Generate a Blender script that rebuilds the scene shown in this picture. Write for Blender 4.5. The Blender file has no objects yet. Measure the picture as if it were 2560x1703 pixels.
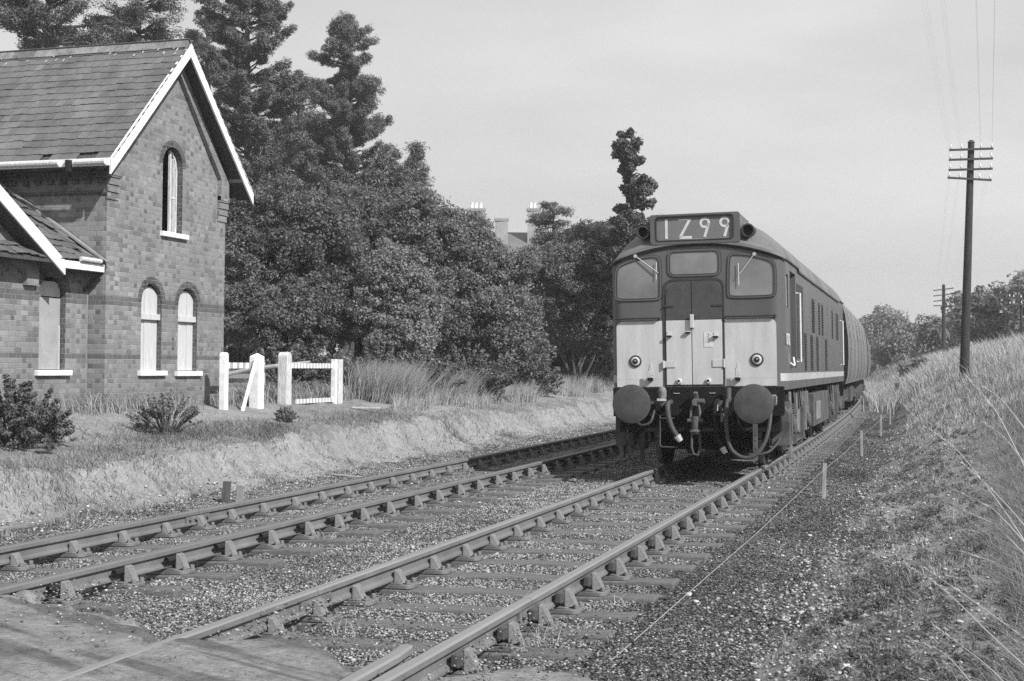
import bpy, bmesh, math, random
import numpy as np
from mathutils import Vector, Matrix
from mathutils.geometry import tessellate_polygon
random.seed(7); rng = np.random.default_rng(11)
PI = math.pi
scn = bpy.context.scene; COL = scn.collection

# ------------------------------------------------------------------ camera
F_PX = 3440.0; PSI = math.radians(17.28); PITCH = math.radians(0.99); ROLL = 0.010; HC = 1.47
fw = Vector((-math.sin(PSI)*math.cos(PITCH), math.cos(PSI)*math.cos(PITCH), math.sin(PITCH)))
r0 = Vector((math.cos(PSI), math.sin(PSI), 0)); u0 = r0.cross(fw)
RT = r0*math.cos(ROLL)+u0*math.sin(ROLL); UP = -r0*math.sin(ROLL)+u0*math.cos(ROLL)
CAMP = Vector((0, 0, HC))
cd = bpy.data.cameras.new('camera'); cam = bpy.data.objects.new('camera', cd); COL.objects.link(cam)
cd.sensor_width = 36; cd.lens = F_PX*36/2560; cd.clip_start = 0.05; cd.clip_end = 5000
m = Matrix.Identity(4)
for i in range(3):
    m[i][0] = RT[i]; m[i][1] = UP[i]; m[i][2] = -fw[i]; m[i][3] = CAMP[i]
cam.matrix_world = m; scn.camera = cam
def P(u, v, d):          # photograph pixel (2560 wide) at depth d metres -> world point
    return CAMP + (fw + RT*((u-1280)/F_PX) - UP*((v-851.5)/F_PX))*d

# ------------------------------------------------------------------ sky, sun, exposure
SUN_EL = math.radians(38); SUN_H = Vector((0.86, -0.51, 0)).normalized()
w = bpy.data.worlds.new('World'); scn.world = w; w.use_nodes = True
nt = w.node_tree; nt.nodes.clear()
out = nt.nodes.new('ShaderNodeOutputWorld'); bg = nt.nodes.new('ShaderNodeBackground')
sky = nt.nodes.new('ShaderNodeTexSky'); sky.sky_type = 'NISHITA'; sky.sun_disc = False
sky.sun_elevation = SUN_EL; sky.sun_rotation = math.atan2(SUN_H.x, SUN_H.y)
sky.air_density = 1.0; sky.dust_density = 3.0; sky.ozone_density = 1.0
bw = nt.nodes.new('ShaderNodeRGBToBW')
tc = nt.nodes.new('ShaderNodeTexCoord'); mp = nt.nodes.new('ShaderNodeMapping'); mp.inputs['Scale'].default_value = (1.2, 1.2, 4.5)
nz = nt.nodes.new('ShaderNodeTexNoise'); nz.inputs['Scale'].default_value = 2.6; nz.inputs['Detail'].default_value = 7; nz.inputs['Roughness'].default_value = 0.5
rp = nt.nodes.new('ShaderNodeMapRange'); rp.inputs['From Min'].default_value = 0.3; rp.inputs['From Max'].default_value = 0.7
rp.inputs['To Min'].default_value = 5.7; rp.inputs['To Max'].default_value = 7.3
mx = nt.nodes.new('ShaderNodeMix'); mx.data_type = 'FLOAT'; mx.inputs[0].default_value = 0.82
nt.links.new(tc.outputs['Generated'], mp.inputs['Vector']); nt.links.new(mp.outputs[0], nz.inputs['Vector'])
nt.links.new(nz.outputs[0], rp.inputs['Value']); nt.links.new(sky.outputs[0], bw.inputs[0])
nt.links.new(bw.outputs[0], mx.inputs[2]); nt.links.new(rp.outputs[0], mx.inputs[3])
nt.links.new(mx.outputs[0], bg.inputs['Color']); bg.inputs['Strength'].default_value = 0.10
nt.links.new(bg.outputs[0], out.inputs['Surface'])
sd = bpy.data.lights.new('sun', 'SUN'); so = bpy.data.objects.new('sun', sd); COL.objects.link(so)
sd.energy = 5.0; sd.angle = math.radians(0.6)
ray = -(SUN_H*math.cos(SUN_EL)+Vector((0, 0, math.sin(SUN_EL))))
so.rotation_euler = ray.to_track_quat('-Z', 'Y').to_euler(); so.location = (8, -8, 12)
scn.view_settings.view_transform = 'Standard'; scn.view_settings.look = 'None'
scn.view_settings.exposure = 0.28; scn.view_settings.gamma = 1.0; scn.view_settings.use_curve_mapping = False
scn.cycles.use_denoising = False; scn.cycles.max_bounces = 6; scn.cycles.transparent_max_bounces = 8

# ------------------------------------------------------------------ materials (all neutral: the photograph is black and white film)
def g3(v): return (v, v, v, 1)
def newmat(name):
    m = bpy.data.materials.new(name); m.use_nodes = True; nt = m.node_tree
    return m, nt, nt.nodes['Principled BSDF']
class N:
    def __init__(s, nt): s.nt = nt
    def node(s, t, **k):
        n = s.nt.nodes.new(t)
        for a, b in k.items(): setattr(n, a, b)
        return n
    def link(s, a, b): s.nt.links.new(a, b)
    def val(s, inp, v):
        if isinstance(v, (int, float)): inp.default_value = v
        else: s.link(v, inp)
    def math(s, op, a, b=0.0, c=None, clamp=False):
        n = s.node('ShaderNodeMath', operation=op); n.use_clamp = clamp
        s.val(n.inputs[0], a); s.val(n.inputs[1], b)
        if c is not None: s.val(n.inputs[2], c)
        return n.outputs[0]
    def noise(s, scale, detail=3, vec=None, rough=.55, dist=0):
        n = s.node('ShaderNodeTexNoise'); n.inputs['Scale'].default_value = scale; n.inputs['Detail'].default_value = detail
        n.inputs['Roughness'].default_value = rough; n.inputs['Distortion'].default_value = dist
        if vec is not None: s.link(vec, n.inputs['Vector'])
        return n.outputs[0]
    def mr(s, v, a, b, c, d, smooth=False):
        n = s.node('ShaderNodeMapRange'); n.clamp = True
        if smooth: n.interpolation_type = 'SMOOTHSTEP'
        s.val(n.inputs['Value'], v)
        for k, x in zip(('From Min', 'From Max', 'To Min', 'To Max'), (a, b, c, d)): s.val(n.inputs[k], x)
        return n.outputs[0]
    def mix(s, f, a, b):
        n = s.node('ShaderNodeMix', data_type='FLOAT'); s.val(n.inputs[0], f); s.val(n.inputs[2], a); s.val(n.inputs[3], b)
        return n.outputs[0]
    def coord(s, kind='Object', scale=None, rot=None):
        c = s.node('ShaderNodeTexCoord').outputs[kind]
        if scale or rot:
            mp = s.node('ShaderNodeMapping'); s.link(c, mp.inputs['Vector'])
            if scale: mp.inputs['Scale'].default_value = scale
            if rot: mp.inputs['Rotation'].default_value = rot
            c = mp.outputs[0]
        return c
    def bump(s, bsdf, h, strength, dist):
        b = s.node('ShaderNodeBump'); b.inputs['Strength'].default_value = strength; b.inputs['Distance'].default_value = dist
        s.link(h, b.inputs['Height']); s.link(b.outputs[0], bsdf.inputs['Normal'])
    def attr(s, name):
        return s.node('ShaderNodeAttribute', attribute_name=name).outputs['Fac']
MATS = {}
def weathered(name, base, rough=.8, amp=.25, scale=6, fine=60, famp=.12, bump=.3, bdist=.004, stretch=None, spec=.4, metal=0, tone=0):
    m, nt, b = newmat(name); n = N(nt); c = n.coord('Object', stretch)
    a = n.mr(n.noise(scale, 4, c), .3, .7, 1-amp, 1+amp); f = n.noise(fine, 3, c)
    col = n.math('MULTIPLY', n.math('MULTIPLY', a, n.mr(f, .3, .7, 1-famp, 1+famp)), base)
    if tone: col = n.math('MULTIPLY', col, n.mr(n.attr('tone'), 0, 1, 1-tone, 1+tone))
    n.link(col, b.inputs['Base Color']); b.inputs['Roughness'].default_value = rough
    b.inputs['Specular IOR Level'].default_value = spec; b.inputs['Metallic'].default_value = metal
    if bump: n.bump(b, f, bump, bdist)
    MATS[name] = m; return m
weathered('white_paint', .70, .7, .16, 6, 50, .12, .3, .003)
weathered('old_white_paint', .52, .8, .28, 7, 40, .22, .4, .004, (6, 6, 1))
weathered('boarding', .47, .85, .16, 4, 30, .12, .3, .003, (14, 14, 1))
weathered('grey_board', .30, .85, .12, 5, 40, .08, .2, .003)
weathered('stone_sill', .66, .85, .15, 9, 60, .12, .4, .005)
weathered('dark_wood', .06, .9, .4, 4, 40, .25, .4, .005, (8, 8, 1))
weathered('pole_wood', .028, .85, .45, 3, 30, .3, .4, .006, (10, 10, 1))
weathered('grey_wood', .30, .9, .3, 5, 40, .25, .5, .006, (10, 10, 1))
weathered('sleeper_wood', .125, .85, .35, 5, 30, .35, .7, .012, (1, 9, 9), tone=.3)
weathered('rail_rust', .15, .55, .2, 3, 60, .15, .2, .002, spec=.5)
weathered('far_rail_top', .13, .5, .12, 2, 40, .08, .05, .001, (8, .3, 1), spec=.5)
weathered('rail_top', .20, .45, .12, 2, 40, .08, .05, .001, (8, .3, 1), spec=.7)
weathered('cast_iron', .15, .75, .35, 6, 70, .25, .4, .004, tone=.3)
weathered('key_wood', .07, .7, .3, 8, 60, .2, .3, .003)
weathered('spring_steel', .012, .6, .2, 8, 60, .1, 0)
weathered('slate', .112, .75, .28, 1.6, 25, .15, .3, .004, tone=.20)
weathered('ridge_tile', .16, .85, .3, 6, 30, .3, .5, .006, tone=.3)
weathered('lead', .24, .6, .2, 4, 30, .1, .2, .003)
weathered('interior_dark', .012, .95, .2, 4, 30, .1, 0)
weathered('loco_green', .082, .38, .20, 1.6, 40, .05, .03, .001, (1, 1, .4), spec=.5)
weathered('loco_dark', .03, .6, .25, 3, 40, .1, .03, .001)
weathered('loco_panel', .44, .5, .14, 2.2, 50, .05, .03, .001, (3, 3, .5), spec=.5)
weathered('loco_roof', .13, .6, .25, 1.5, 30, .1, .05, .002)
weathered('loco_stripe', .36, .5, .15, 2, 50, .06, 0)
weathered('loco_black', .010, .9, .5, 5, 40, .2, .1, .002, spec=.15)
weathered('bogie_grime', .075, .85, .4, 4, 40, .25, .3, .003)
weathered('bogie_pale', .17, .8, .3, 4, 40, .2, .2, .003)
weathered('buffer_face', .055, .55, .22, 7, 70, .15, .1, .001)
weathered('hose_grey', .05, .7, .2, 8, 60, .1, 0)
weathered('bright_metal', .42, .4, .2, 8, 60, .1, 0, spec=.7)
weathered('black_rubber', .016, .6, .2, 8, 60, .1, 0)
weathered('seal_grey', .05, .6, .2, 8, 60, .1, 0)
weathered('handrail_white', .55, .5, .1, 8, 60, .1, 0)
weathered('headcode_blind', .14, .5, .08, 3, 60, .05, 0)
weathered('letter_white', .5, .6, .1, 8, 60, .05, 0)
weathered('coach_side', .17, .42, .16, 1.2, 30, .06, .03, .001, (1, .5, .3), spec=.5)
weathered('coach_roof', .17, .7, .2, 1.5, 20, .1, .05, .002)
weathered('bark', .06, .9, .3, 5, 30, .3, .6, .02, (1, 1, .25))
weathered('pale_bark', .13, .9, .3, 5, 30, .3, .6, .02, (1, 1, .25))
weathered('stripe_grey', .34, .85, .2, 6, 40, .1, .2, .003)
weathered('string', .3, .8, .1, 8, 40, .1, 0)
weathered('concrete', .26, .9, .25, 6, 50, .2, .5, .004)
weathered('porcelain', .75, .35, .05, 8, 40, .05, 0)
weathered('far_brick', .27, .9, .12, 1.5, 9, .12, 0)
weathered('far_roof', .13, .8, .12, 1, 8, .1, 0)
m, nt, b = newmat('cab_glass'); n = N(nt); c = n.coord('Object', (1, 1, 1))
n.link(n.mr(n.noise(1.1, 4, c), .3, .7, .09, .23), b.inputs['Base Color']); b.inputs['Roughness'].default_value = .12; b.inputs['Specular IOR Level'].default_value = .6
MATS['cab_glass'] = m
m, nt, b = newmat('glass'); b.inputs['Base Color'].default_value = g3(.02); b.inputs['Roughness'].default_value = .08
MATS['glass'] = m

def brick_mat(name, bands=(), base=.23, dark_below=None):
    m, nt, b = newmat(name); n = N(nt)
    sep = n.node('ShaderNodeSeparateXYZ'); n.link(n.coord('Object'), sep.inputs[0])
    sn = n.node('ShaderNodeSeparateXYZ'); n.link(n.node('ShaderNodeNewGeometry').outputs['Normal'], sn.inputs[0])
    isx = n.math('GREATER_THAN', n.math('ABSOLUTE', sn.outputs[0]), .5)
    u = n.mix(isx, sep.outputs[0], sep.outputs[1]); u = n.math('ADD', u, 100.0); v = sep.outputs[2]
    RH = .0785; PW = .27; SW = .175; J = .009
    row = n.math('FLOOR', n.math('DIVIDE', v, RH)); fv = n.math('SUBTRACT', v, n.math('MULTIPLY', row, RH))
    odd = n.math('MODULO', n.math('ADD', row, 200.0), 2.0)
    uu = n.math('ADD', n.math('ADD', u, n.math('MULTIPLY', odd, PW/2)), n.math('MULTIPLY', n.math('SINE', n.math('MULTIPLY', row, 12.9)), .012))
    cell = n.math('FLOOR', n.math('DIVIDE', uu, PW)); fu = n.math('SUBTRACT', uu, n.math('MULTIPLY', cell, PW))
    hd = n.math('GREATER_THAN', fu, SW)
    lu = n.mix(hd, fu, n.math('SUBTRACT', fu, SW)); wd = n.mix(hd, SW, PW-SW)
    dj = n.math('MINIMUM', n.math('MINIMUM', lu, n.math('SUBTRACT', wd, lu)), n.math('MINIMUM', fv, n.math('SUBTRACT', RH, fv)))
    jn = n.noise(40, 2, n.coord('Object'))
    mort = n.mr(n.math('ADD', dj, n.math('MULTIPLY', n.math('SUBTRACT', jn, .5), .010)), J*.35, J*.75, 1, 0)
    idv = n.node('ShaderNodeCombineXYZ'); n.link(n.math('ADD', n.math('MULTIPLY', cell, 2.0), hd), idv.inputs[0]); n.link(row, idv.inputs[1])
    wn = n.node('ShaderNodeTexWhiteNoise', noise_dimensions='2D'); n.link(idv.outputs[0], wn.inputs['Vector'])
    r = wn.outputs['Value']
    tone = n.mix(n.math('GREATER_THAN', r, .95), n.mix(n.math('LESS_THAN', r, .10), n.mr(r, .10, .95, .88, 1.12), .70), 1.24)
    # header bricks burnt darker more often
    wn2 = n.node('ShaderNodeTexWhiteNoise', noise_dimensions='2D')
    sh = n.node('ShaderNodeVectorMath', operation='ADD'); n.link(idv.outputs[0], sh.inputs[0]); sh.inputs[1].default_value = (37.3, 11.1, 0); n.link(sh.outputs[0], wn2.inputs['Vector'])
    tone = n.math('MULTIPLY', tone, n.mix(n.math('MULTIPLY', hd, n.math('LESS_THAN', wn2.outputs['Value'], .3)), 1.0, .72))
    for z0, z1 in bands:
        inb = n.math('MULTIPLY', n.math('GREATER_THAN', v, z0), n.math('LESS_THAN', v, z1))
        tone = n.mix(inb, tone, n.mr(r, 0, 1, .46, .60))
    big = n.mr(n.noise(.9, 4, n.coord('Object')), .3, .7, .84, 1.16)
    fine = n.mr(n.noise(45, 3, n.coord('Object')), .3, .7, .82, 1.18)
    # rising damp and soot: stains with a shape of their own
    damp = n.mr(n.math('ADD', v, n.math('MULTIPLY', n.noise(1.1, 3, n.coord('Object')), .7)), 1.0, 1.7, .80, 1.0)
    col = n.math('MULTIPLY', n.math('MULTIPLY', n.math('MULTIPLY', tone, base), big), n.math('MULTIPLY', fine, damp))
    col = n.mix(n.math('MULTIPLY', mort, .55), col, n.math('MULTIPLY', n.mr(n.noise(5, 3, n.coord('Object')), .3, .7, .16, .40), 1.0))
    n.link(col, b.inputs['Base Color']); b.inputs['Roughness'].default_value = .92; b.inputs['Specular IOR Level'].default_value = .2
    n.bump(b, n.math('SUBTRACT', n.math('MULTIPLY', fine, .3), mort), .7, .008)
    MATS[name] = m; return m
BANDS = ((1.49, 1.57), (2.355, 2.51))
brick_mat('brick', BANDS, .20)
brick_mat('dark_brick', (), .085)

def foliage(name, base, tr=.25, amp=.5, rough=.55):
    m, nt, b = newmat(name); n = N(nt)
    col = n.math('MULTIPLY', n.mr(n.attr('tone'), 0, 1, 1-amp, 1+amp), base)
    b.inputs['Roughness'].default_value = rough; n.link(col, b.inputs['Base Color']); b.inputs['Specular IOR Level'].default_value = .35
    t = n.node('ShaderNodeBsdfTranslucent'); n.link(col, t.inputs['Color'])
    ms = n.node('ShaderNodeMixShader'); ms.inputs[0].default_value = tr
    o = nt.nodes['Material Output']
    n.link(b.outputs[0], ms.inputs[1]); n.link(t.outputs[0], ms.inputs[2]); n.link(ms.outputs[0], o.inputs['Surface'])
    MATS[name] = m; return m
foliage('leaf_dark', .155, .38); foliage('leaf_mid', .19, .38); foliage('leaf_pale', .25, .38); foliage('needle', .165, .3)
foliage('needle_pale', .16, .2); foliage('grass_dry', .38, .35, .45, .7); foliage('grass_green', .28, .35, .45, .7); foliage('weed', .17, .35)
foliage('wispy', .26, .35); foliage('leaf_far', .19, .3)

# ------------------------------------------------------------------ geometry helpers
class MB:
    def __init__(s): s.v = []; s.f = []; s.m = []; s.t = []; s.mats = []; s.tone = .5; s.cur = 0
    def mat(s, name):
        if name not in s.mats: s.mats.append(name)
        s.cur = s.mats.index(name); return s
    def add(s, vs, fs):
        o = len(s.v); s.v += [tuple(x) for x in vs]
        for f in fs: s.f.append([o+i for i in f]); s.m.append(s.cur); s.t.append(s.tone)
    def hexa(s, p):
        s.add(p, [(0, 3, 2, 1), (4, 5, 6, 7), (0, 1, 5, 4), (1, 2, 6, 5), (2, 3, 7, 6), (3, 0, 4, 7)])
    def box(s, x0, x1, y0, y1, z0, z1):
        s.hexa([(x0, y0, z0), (x1, y0, z0), (x1, y1, z0), (x0, y1, z0), (x0, y0, z1), (x1, y0, z1), (x1, y1, z1), (x0, y1, z1)])
    def obox(s, c, size, M):
        c = Vector(c); h = [x/2 for x in size]; p = []
        for z in (-1, 1):
            for x, y in ((-1, -1), (1, -1), (1, 1), (-1, 1)): p.append(c+M@Vector((x*h[0], y*h[1], z*h[2])))
        s.hexa(p)
    def beam(s, a, b, wd, ht, up=(0, 0, 1)):
        a = Vector(a); b = Vector(b); d = (b-a).normalized(); r = d.cross(Vector(up)).normalized(); u = r.cross(d)
        p = []
        for q in (a, b):
            for x, y in ((-1, -1), (1, -1), (1, 1), (-1, 1)): p.append(q+r*(x*wd/2)+u*(y*ht/2))
        s.hexa([p[0], p[1], p[2], p[3], p[4], p[5], p[6], p[7]])
    def prism(s, poly, ax, a, b):   # poly of 2-D points extruded along axis ax from a to b
        def mk(p, q, t): return {'x': (t, p, q), 'y': (p, t, q), 'z': (p, q, t)}[ax]
        n = len(poly); vs = [mk(p, q, a) for p, q in poly]+[mk(p, q, b) for p, q in poly]
        s.add(vs, [tuple(range(n))[::-1], tuple(range(n, 2*n))]+[(i, (i+1) % n, n+(i+1) % n, n+i) for i in range(n)])
    def ring(s, outer, inner, ax, a, b):
        def mk(p, q, t): return {'x': (t, p, q), 'y': (p, t, q), 'z': (p, q, t)}[ax]
        n = len(outer); vs = []
        for t in (a, b):
            vs += [mk(p, q, t) for p, q in outer]+[mk(p, q, t) for p, q in inner]
        fs = []
        for i in range(n):
            j = (i+1) % n
            fs += [(i, j, n+j, n+i), (2*n+i, 3*n+i, 3*n+j, 2*n+j), (i, 2*n+i, 2*n+j, j), (n+i, n+j, 3*n+j, 3*n+i)]
        s.add(vs, fs)
    def cyl(s, a, b, ra, rb=None, n=12, caps=True):
        rb = ra if rb is None else rb; a = Vector(a); b = Vector(b); d = (b-a).normalized()
        r = d.cross(Vector((0, 0, 1)) if abs(d.z) < .9 else Vector((1, 0, 0))).normalized(); u = r.cross(d)
        vs = [a+(r*math.cos(2*PI*i/n)+u*math.sin(2*PI*i/n))*ra for i in range(n)]+[b+(r*math.cos(2*PI*i/n)+u*math.sin(2*PI*i/n))*rb for i in range(n)]
        fs = [(i, (i+1) % n, n+(i+1) % n, n+i) for i in range(n)]
        if caps: fs += [tuple(range(n))[::-1], tuple(range(n, 2*n))]
        s.add(vs, fs)
    def lathe(s, prof, org, d, n=20):
        org = Vector(org); d = Vector(d).normalized(); r = d.cross(Vector((0, 0, 1)) if abs(d.z) < .9 else Vector((1, 0, 0))).normalized(); u = r.cross(d)
        vs = []; k = len(prof)
        for rad, h in prof:
            vs += [org+d*h+(r*math.cos(2*PI*i/n)+u*math.sin(2*PI*i/n))*rad for i in range(n)]
        fs = []
        for q in range(k-1):
            fs += [(q*n+i, q*n+(i+1) % n, (q+1)*n+(i+1) % n, (q+1)*n+i) for i in range(n)]
        fs += [tuple(range(n))[::-1], tuple(range((k-1)*n, k*n))]
        s.add(vs, fs)
    def tube(s, pts, r, n=8):
        pts = [Vector(p) for p in pts]; rs = r if isinstance(r, (list, tuple)) else [r]*len(pts)
        vs = []; prev = None
        for i, p in enumerate(pts):
            d = (pts[min(i+1, len(pts)-1)]-pts[max(i-1, 0)]).normalized()
            if prev is None: prev = d.cross(Vector((0, 0, 1)) if abs(d.z) < .9 else Vector((1, 0, 0))).normalized()
            a = (prev-d*prev.dot(d)).normalized(); b = d.cross(a); prev = a
            vs += [p+(a*math.cos(2*PI*k/n)+b*math.sin(2*PI*k/n))*rs[i] for k in range(n)]
        fs = []
        for i in range(len(pts)-1):
            fs += [(i*n+k, i*n+(k+1) % n, (i+1)*n+(k+1) % n, (i+1)*n+k) for k in range(n)]
        fs += [tuple(range(n))[::-1], tuple(range((len(pts)-1)*n, len(pts)*n))]
        s.add(vs, fs)
    def build(s, name, parent=None, bevel=0, smooth=False, loc=None, recalc=True):
        me = bpy.data.meshes.new(name); me.from_pydata(s.v, [], s.f)
        for mt in s.mats: me.materials.append(MATS[mt])
        me.polygons.foreach_set('material_index', s.m)
        at = me.attributes.new('tone', 'FLOAT', 'FACE'); at.data.foreach_set('value', s.t)
        if recalc:
            bm = bmesh.new(); bm.from_mesh(me); bmesh.ops.recalc_face_normals(bm, faces=bm.faces); bm.to_mesh(me); bm.free()
        o = bpy.data.objects.new(name, me); COL.objects.link(o)
        if smooth:
            me.polygons.foreach_set('use_smooth', [True]*len(me.polygons))
            md = o.modifiers.new('es', 'EDGE_SPLIT'); md.split_angle = math.radians(35)
        if bevel:
            md = o.modifiers.new('bevel', 'BEVEL'); md.width = bevel; md.segments = 2; md.limit_method = 'ANGLE'; md.angle_limit = math.radians(40)
        if parent: o.parent = parent
        if loc: o.location = loc
        return o
def tag(o, label=None, cat=None, group=None, kind=None):
    if label: o['label'] = label
    if cat: o['category'] = cat
    if group: o['group'] = group
    if kind: o['kind'] = kind
    return o
def empty(name, loc=(0, 0, 0), label=None, cat=None, group=None):
    o = bpy.data.objects.new(name, None); COL.objects.link(o); o.location = loc; o.empty_display_size = .3
    return tag(o, label, cat, group)
def npmesh(name, V, Fq, mat, tone=None, parent=None, smooth=False, attrs=None, loc=None):
    V = np.asarray(V, dtype=np.float32).reshape(-1, 3); Fq = np.asarray(Fq, dtype=np.int32); k = Fq.shape[1]; nf = len(Fq)
    me = bpy.data.meshes.new(name); me.vertices.add(len(V)); me.vertices.foreach_set('co', V.ravel())
    me.loops.add(nf*k); me.loops.foreach_set('vertex_index', Fq.ravel())
    me.polygons.add(nf); me.polygons.foreach_set('loop_start', np.arange(0, nf*k, k, dtype=np.int32)); 
    me.polygons.foreach_set('loop_total', np.full(nf, k, dtype=np.int32))
    me.materials.append(MATS[mat] if isinstance(mat, str) else mat)
    if smooth: me.polygons.foreach_set('use_smooth', [True]*nf)
    me.update(calc_edges=True)
    if tone is not None:
        at = me.attributes.new('tone', 'FLOAT', 'FACE'); at.data.foreach_set('value', np.asarray(tone, dtype=np.float32))
    for an, av in (attrs or {}).items():
        at = me.attributes.new(an, 'FLOAT', 'POINT'); at.data.foreach_set('value', np.asarray(av, dtype=np.float32))
    o = bpy.data.objects.new(name, me); COL.objects.link(o)
    if parent: o.parent = parent
    if loc is not None: o.location = loc
    return o
def copy_tree(o, parent=None):
    c = o.copy(); COL.objects.link(c); c.parent = parent
    for ch in list(o.children): copy_tree(ch, c)
    return c
def rrect(x0, x1, z0, z1, r, n=5, rs=None):   # rounded rectangle, anticlockwise; rs radii (bl, br, tr, tl)
    rs = rs or (r, r, r, r); pts = []
    for (cx, cy, a0, q) in ((x0, z0, PI, rs[0]), (x1, z0, 1.5*PI, rs[1]), (x1, z1, 0, rs[2]), (x0, z1, .5*PI, rs[3])):
        ox = cx+(q if cx == x0 else -q); oz = cy+(q if cy == z0 else -q)
        for i in range(n+1):
            a = a0+.5*PI*i/n; pts.append((ox+q*math.cos(a), oz+q*math.sin(a)))
    return pts
def circ(cx, cz, r, n=20): return [(cx+r*math.cos(2*PI*i/n), cz+r*math.sin(2*PI*i/n)) for i in range(n)]
def offset_poly(poly, d):
    n = len(poly); res = []
    ar = sum(poly[i][0]*poly[(i+1) % n][1]-poly[(i+1) % n][0]*poly[i][1] for i in range(n)); sg = 1 if ar > 0 else -1
    for i in range(n):
        p = Vector(poly[i]); a = (p-Vector(poly[i-1])); b = (Vector(poly[(i+1) % n])-p)
        if a.length < 1e-6: a = b
        if b.length < 1e-6: b = a
        na = Vector((a.y, -a.x)).normalized(); nb = Vector((b.y, -b.x)).normalized(); nn = (na+nb)
        nn = nn/max(nn.length_squared/2, .3) if nn.length > 1e-6 else na
        q = p+nn*(d*sg); res.append((q.x, q.y))
    return res
def holed(mb, outer, holes, ax, t, depth, rmat=None):   # wall sheet at ax=t with holes and reveals of the given depth
    def mk(p, q, tt): return {'x': (tt, p, q), 'y': (p, tt, q)}[ax]
    loops = [[Vector((p, q, 0)) for p, q in L] for L in [outer]+holes]
    tris = tessellate_polygon(loops); allp = [p for L in [outer]+holes for p in L]
    mb.add([mk(p, q, t) for p, q in allp], [tuple(x) for x in tris])
    base_ = mb.cur
    if rmat: mb.mat(rmat)
    for L in holes:
        n = len(L); mb.add([mk(p, q, t) for p, q in L]+[mk(p, q, t-depth) for p, q in L], [(i, (i+1) % n, n+(i+1) % n, n+i) for i in range(n)])
    mb.cur = base_
def arch(y0, y1, z0, z1, n=12, rise=None):   # arched opening outline
    r = (y1-y0)/2; rise = rise or r; cy = (y0+y1)/2; zs = z1-rise
    return [(y0, z0), (y1, z0)]+[(cy+r*math.cos(PI*i/n), zs+rise*math.sin(PI*i/n)) for i in range(n+1)]

# cheap tileable value noise for the terrain
_NT = rng.random((256, 256))
def vnoise(x, y, s=1.0, oct=3):
    x = np.asarray(x, float)/s; y = np.asarray(y, float)/s; r = 0; a = 1; tot = 0
    for o in range(oct):
        xi = np.floor(x).astype(int); yi = np.floor(y).astype(int); fx = x-xi; fy = y-yi
        fx = fx*fx*(3-2*fx); fy = fy*fy*(3-2*fy); T = _NT
        v = (T[xi & 255, yi & 255]*(1-fx)+T[(xi+1) & 255, yi & 255]*fx)*(1-fy)+(T[xi & 255, (yi+1) & 255]*(1-fx)+T[(xi+1) & 255, (yi+1) & 255]*fx)*fy
        r = r+a*v; tot += a; a *= .5; x = x*2.03+17.1; y = y*2.03+9.7
    return r/tot-.5
def sm(a, b, x): t = np.clip((np.asarray(x, float)-a)/(b-a), 0, 1); return t*t*(3-2*t)
def bend(Y): Y = np.asarray(Y, float); return -np.clip(Y-15, 0, None)**2/2400.0
# ------------------------------------------------------------------ ground
PX = [-400, -60, -30, -16, -12.7, -11.4, -10.6, -10.0, -9.66, -9.3, -8.4, -7.31, -5.82, -4.9, -3.96, -2.47, -1.75, -1.3, -.95, -.5, 0, .85, 2.5, 5, 9, 30, 400]
PZ = [3.0, 1.2, 1.0, .85, .70, .50, .38, .29, -.17, -.30, -.30, -.268, -.228, -.25, -.243, -.208, -.21, -.26, -.24, .02, .45, 1.0, 1.95, 2.6, 3.0, 3.4, 5.0]
def gh(X, Y, rough=True):
    X = np.asarray(X, float); Y = np.asarray(Y, float)
    edge = (vnoise(X*0+3.3, Y, 1.1, 3)*.55+vnoise(X*0+9.1, Y, .35, 2)*.16)
    xx = X-bend(Y); wob = np.exp(-((xx+9.9)/.9)**2)
    xx = xx-edge*wob
    z = np.interp(xx, PX, PZ)
    g = np.interp(Y, [-60, -5, 0, 5, 10, 18, 30, 45, 60, 100, 300], [.2, .25, .3, .42, .62, .78, .95, 1.0, 1.0, .8, .6])
    k = sm(-1.1, -.4, xx); zn_ = np.interp(xx, [-1.3, -.95, -.5, 0, .6, 1.2, 2.5, 5, 9], [-.26, -.24, -.13, .02, .16, .42, 1.15, 1.9, 2.4])
    fr = sm(14, 44, Y); z = z*(1-k)+(zn_*(1-fr)+z*fr)*k; z = np.where(Y < 0, -.24*k+z*(1-k)+(z+.24)*k*g/.3, z)
    # worn hump and hollow beside the line on the right
    z = z+k*(.13*np.exp(-((Y-8.3)/1.6)**2-((X-.05)/.5)**2)+.10*np.exp(-((Y-19)/3.0)**2-((X-.1)/.6)**2)-.08*np.exp(-((Y-12.5)/1.6)**2-((X-.2)/.5)**2))
    lo = (1-sm(15, 24, Y))*sm(-12.9, -11.0, xx)*(1-sm(-10.2, -9.5, xx)); z = z-.13*lo
    if rough:
        z = z+sm(-1.0, -.6, xx)*(1-sm(20, 32, Y))*(vnoise(X, Y, .45, 3)*.13+vnoise(X+3, Y, 1.1, 2)*.13)
        b = sm(-9.6, -8.9, xx)*(1-sm(-1.2, -.7, xx))
        z = z+(1-b)*(vnoise(X, Y, .55, 3)*.11+vnoise(X, Y, 2.3, 2)*.12)*(1-.75*sm(45, 70, Y))+b*vnoise(X, Y, .35, 2)*.035
        z = z+wob*(vnoise(X, Y, .30, 3)*.20+vnoise(X+7, Y, .9, 2)*.14)
    for rx in (-7.31, -5.82, -3.96, -2.47): z = z-.05*np.exp(-((xx-rx)/.055)**2)
    # level crossing area: ground falls just under the crossing surface
    c = (1-sm(6.2, 7.2, Y))*sm(-9.2, -8.8, xx)*(1-sm(-1.3, -.3, xx)); z = z*(1-c)+(-.22)*c
    return z
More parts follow.
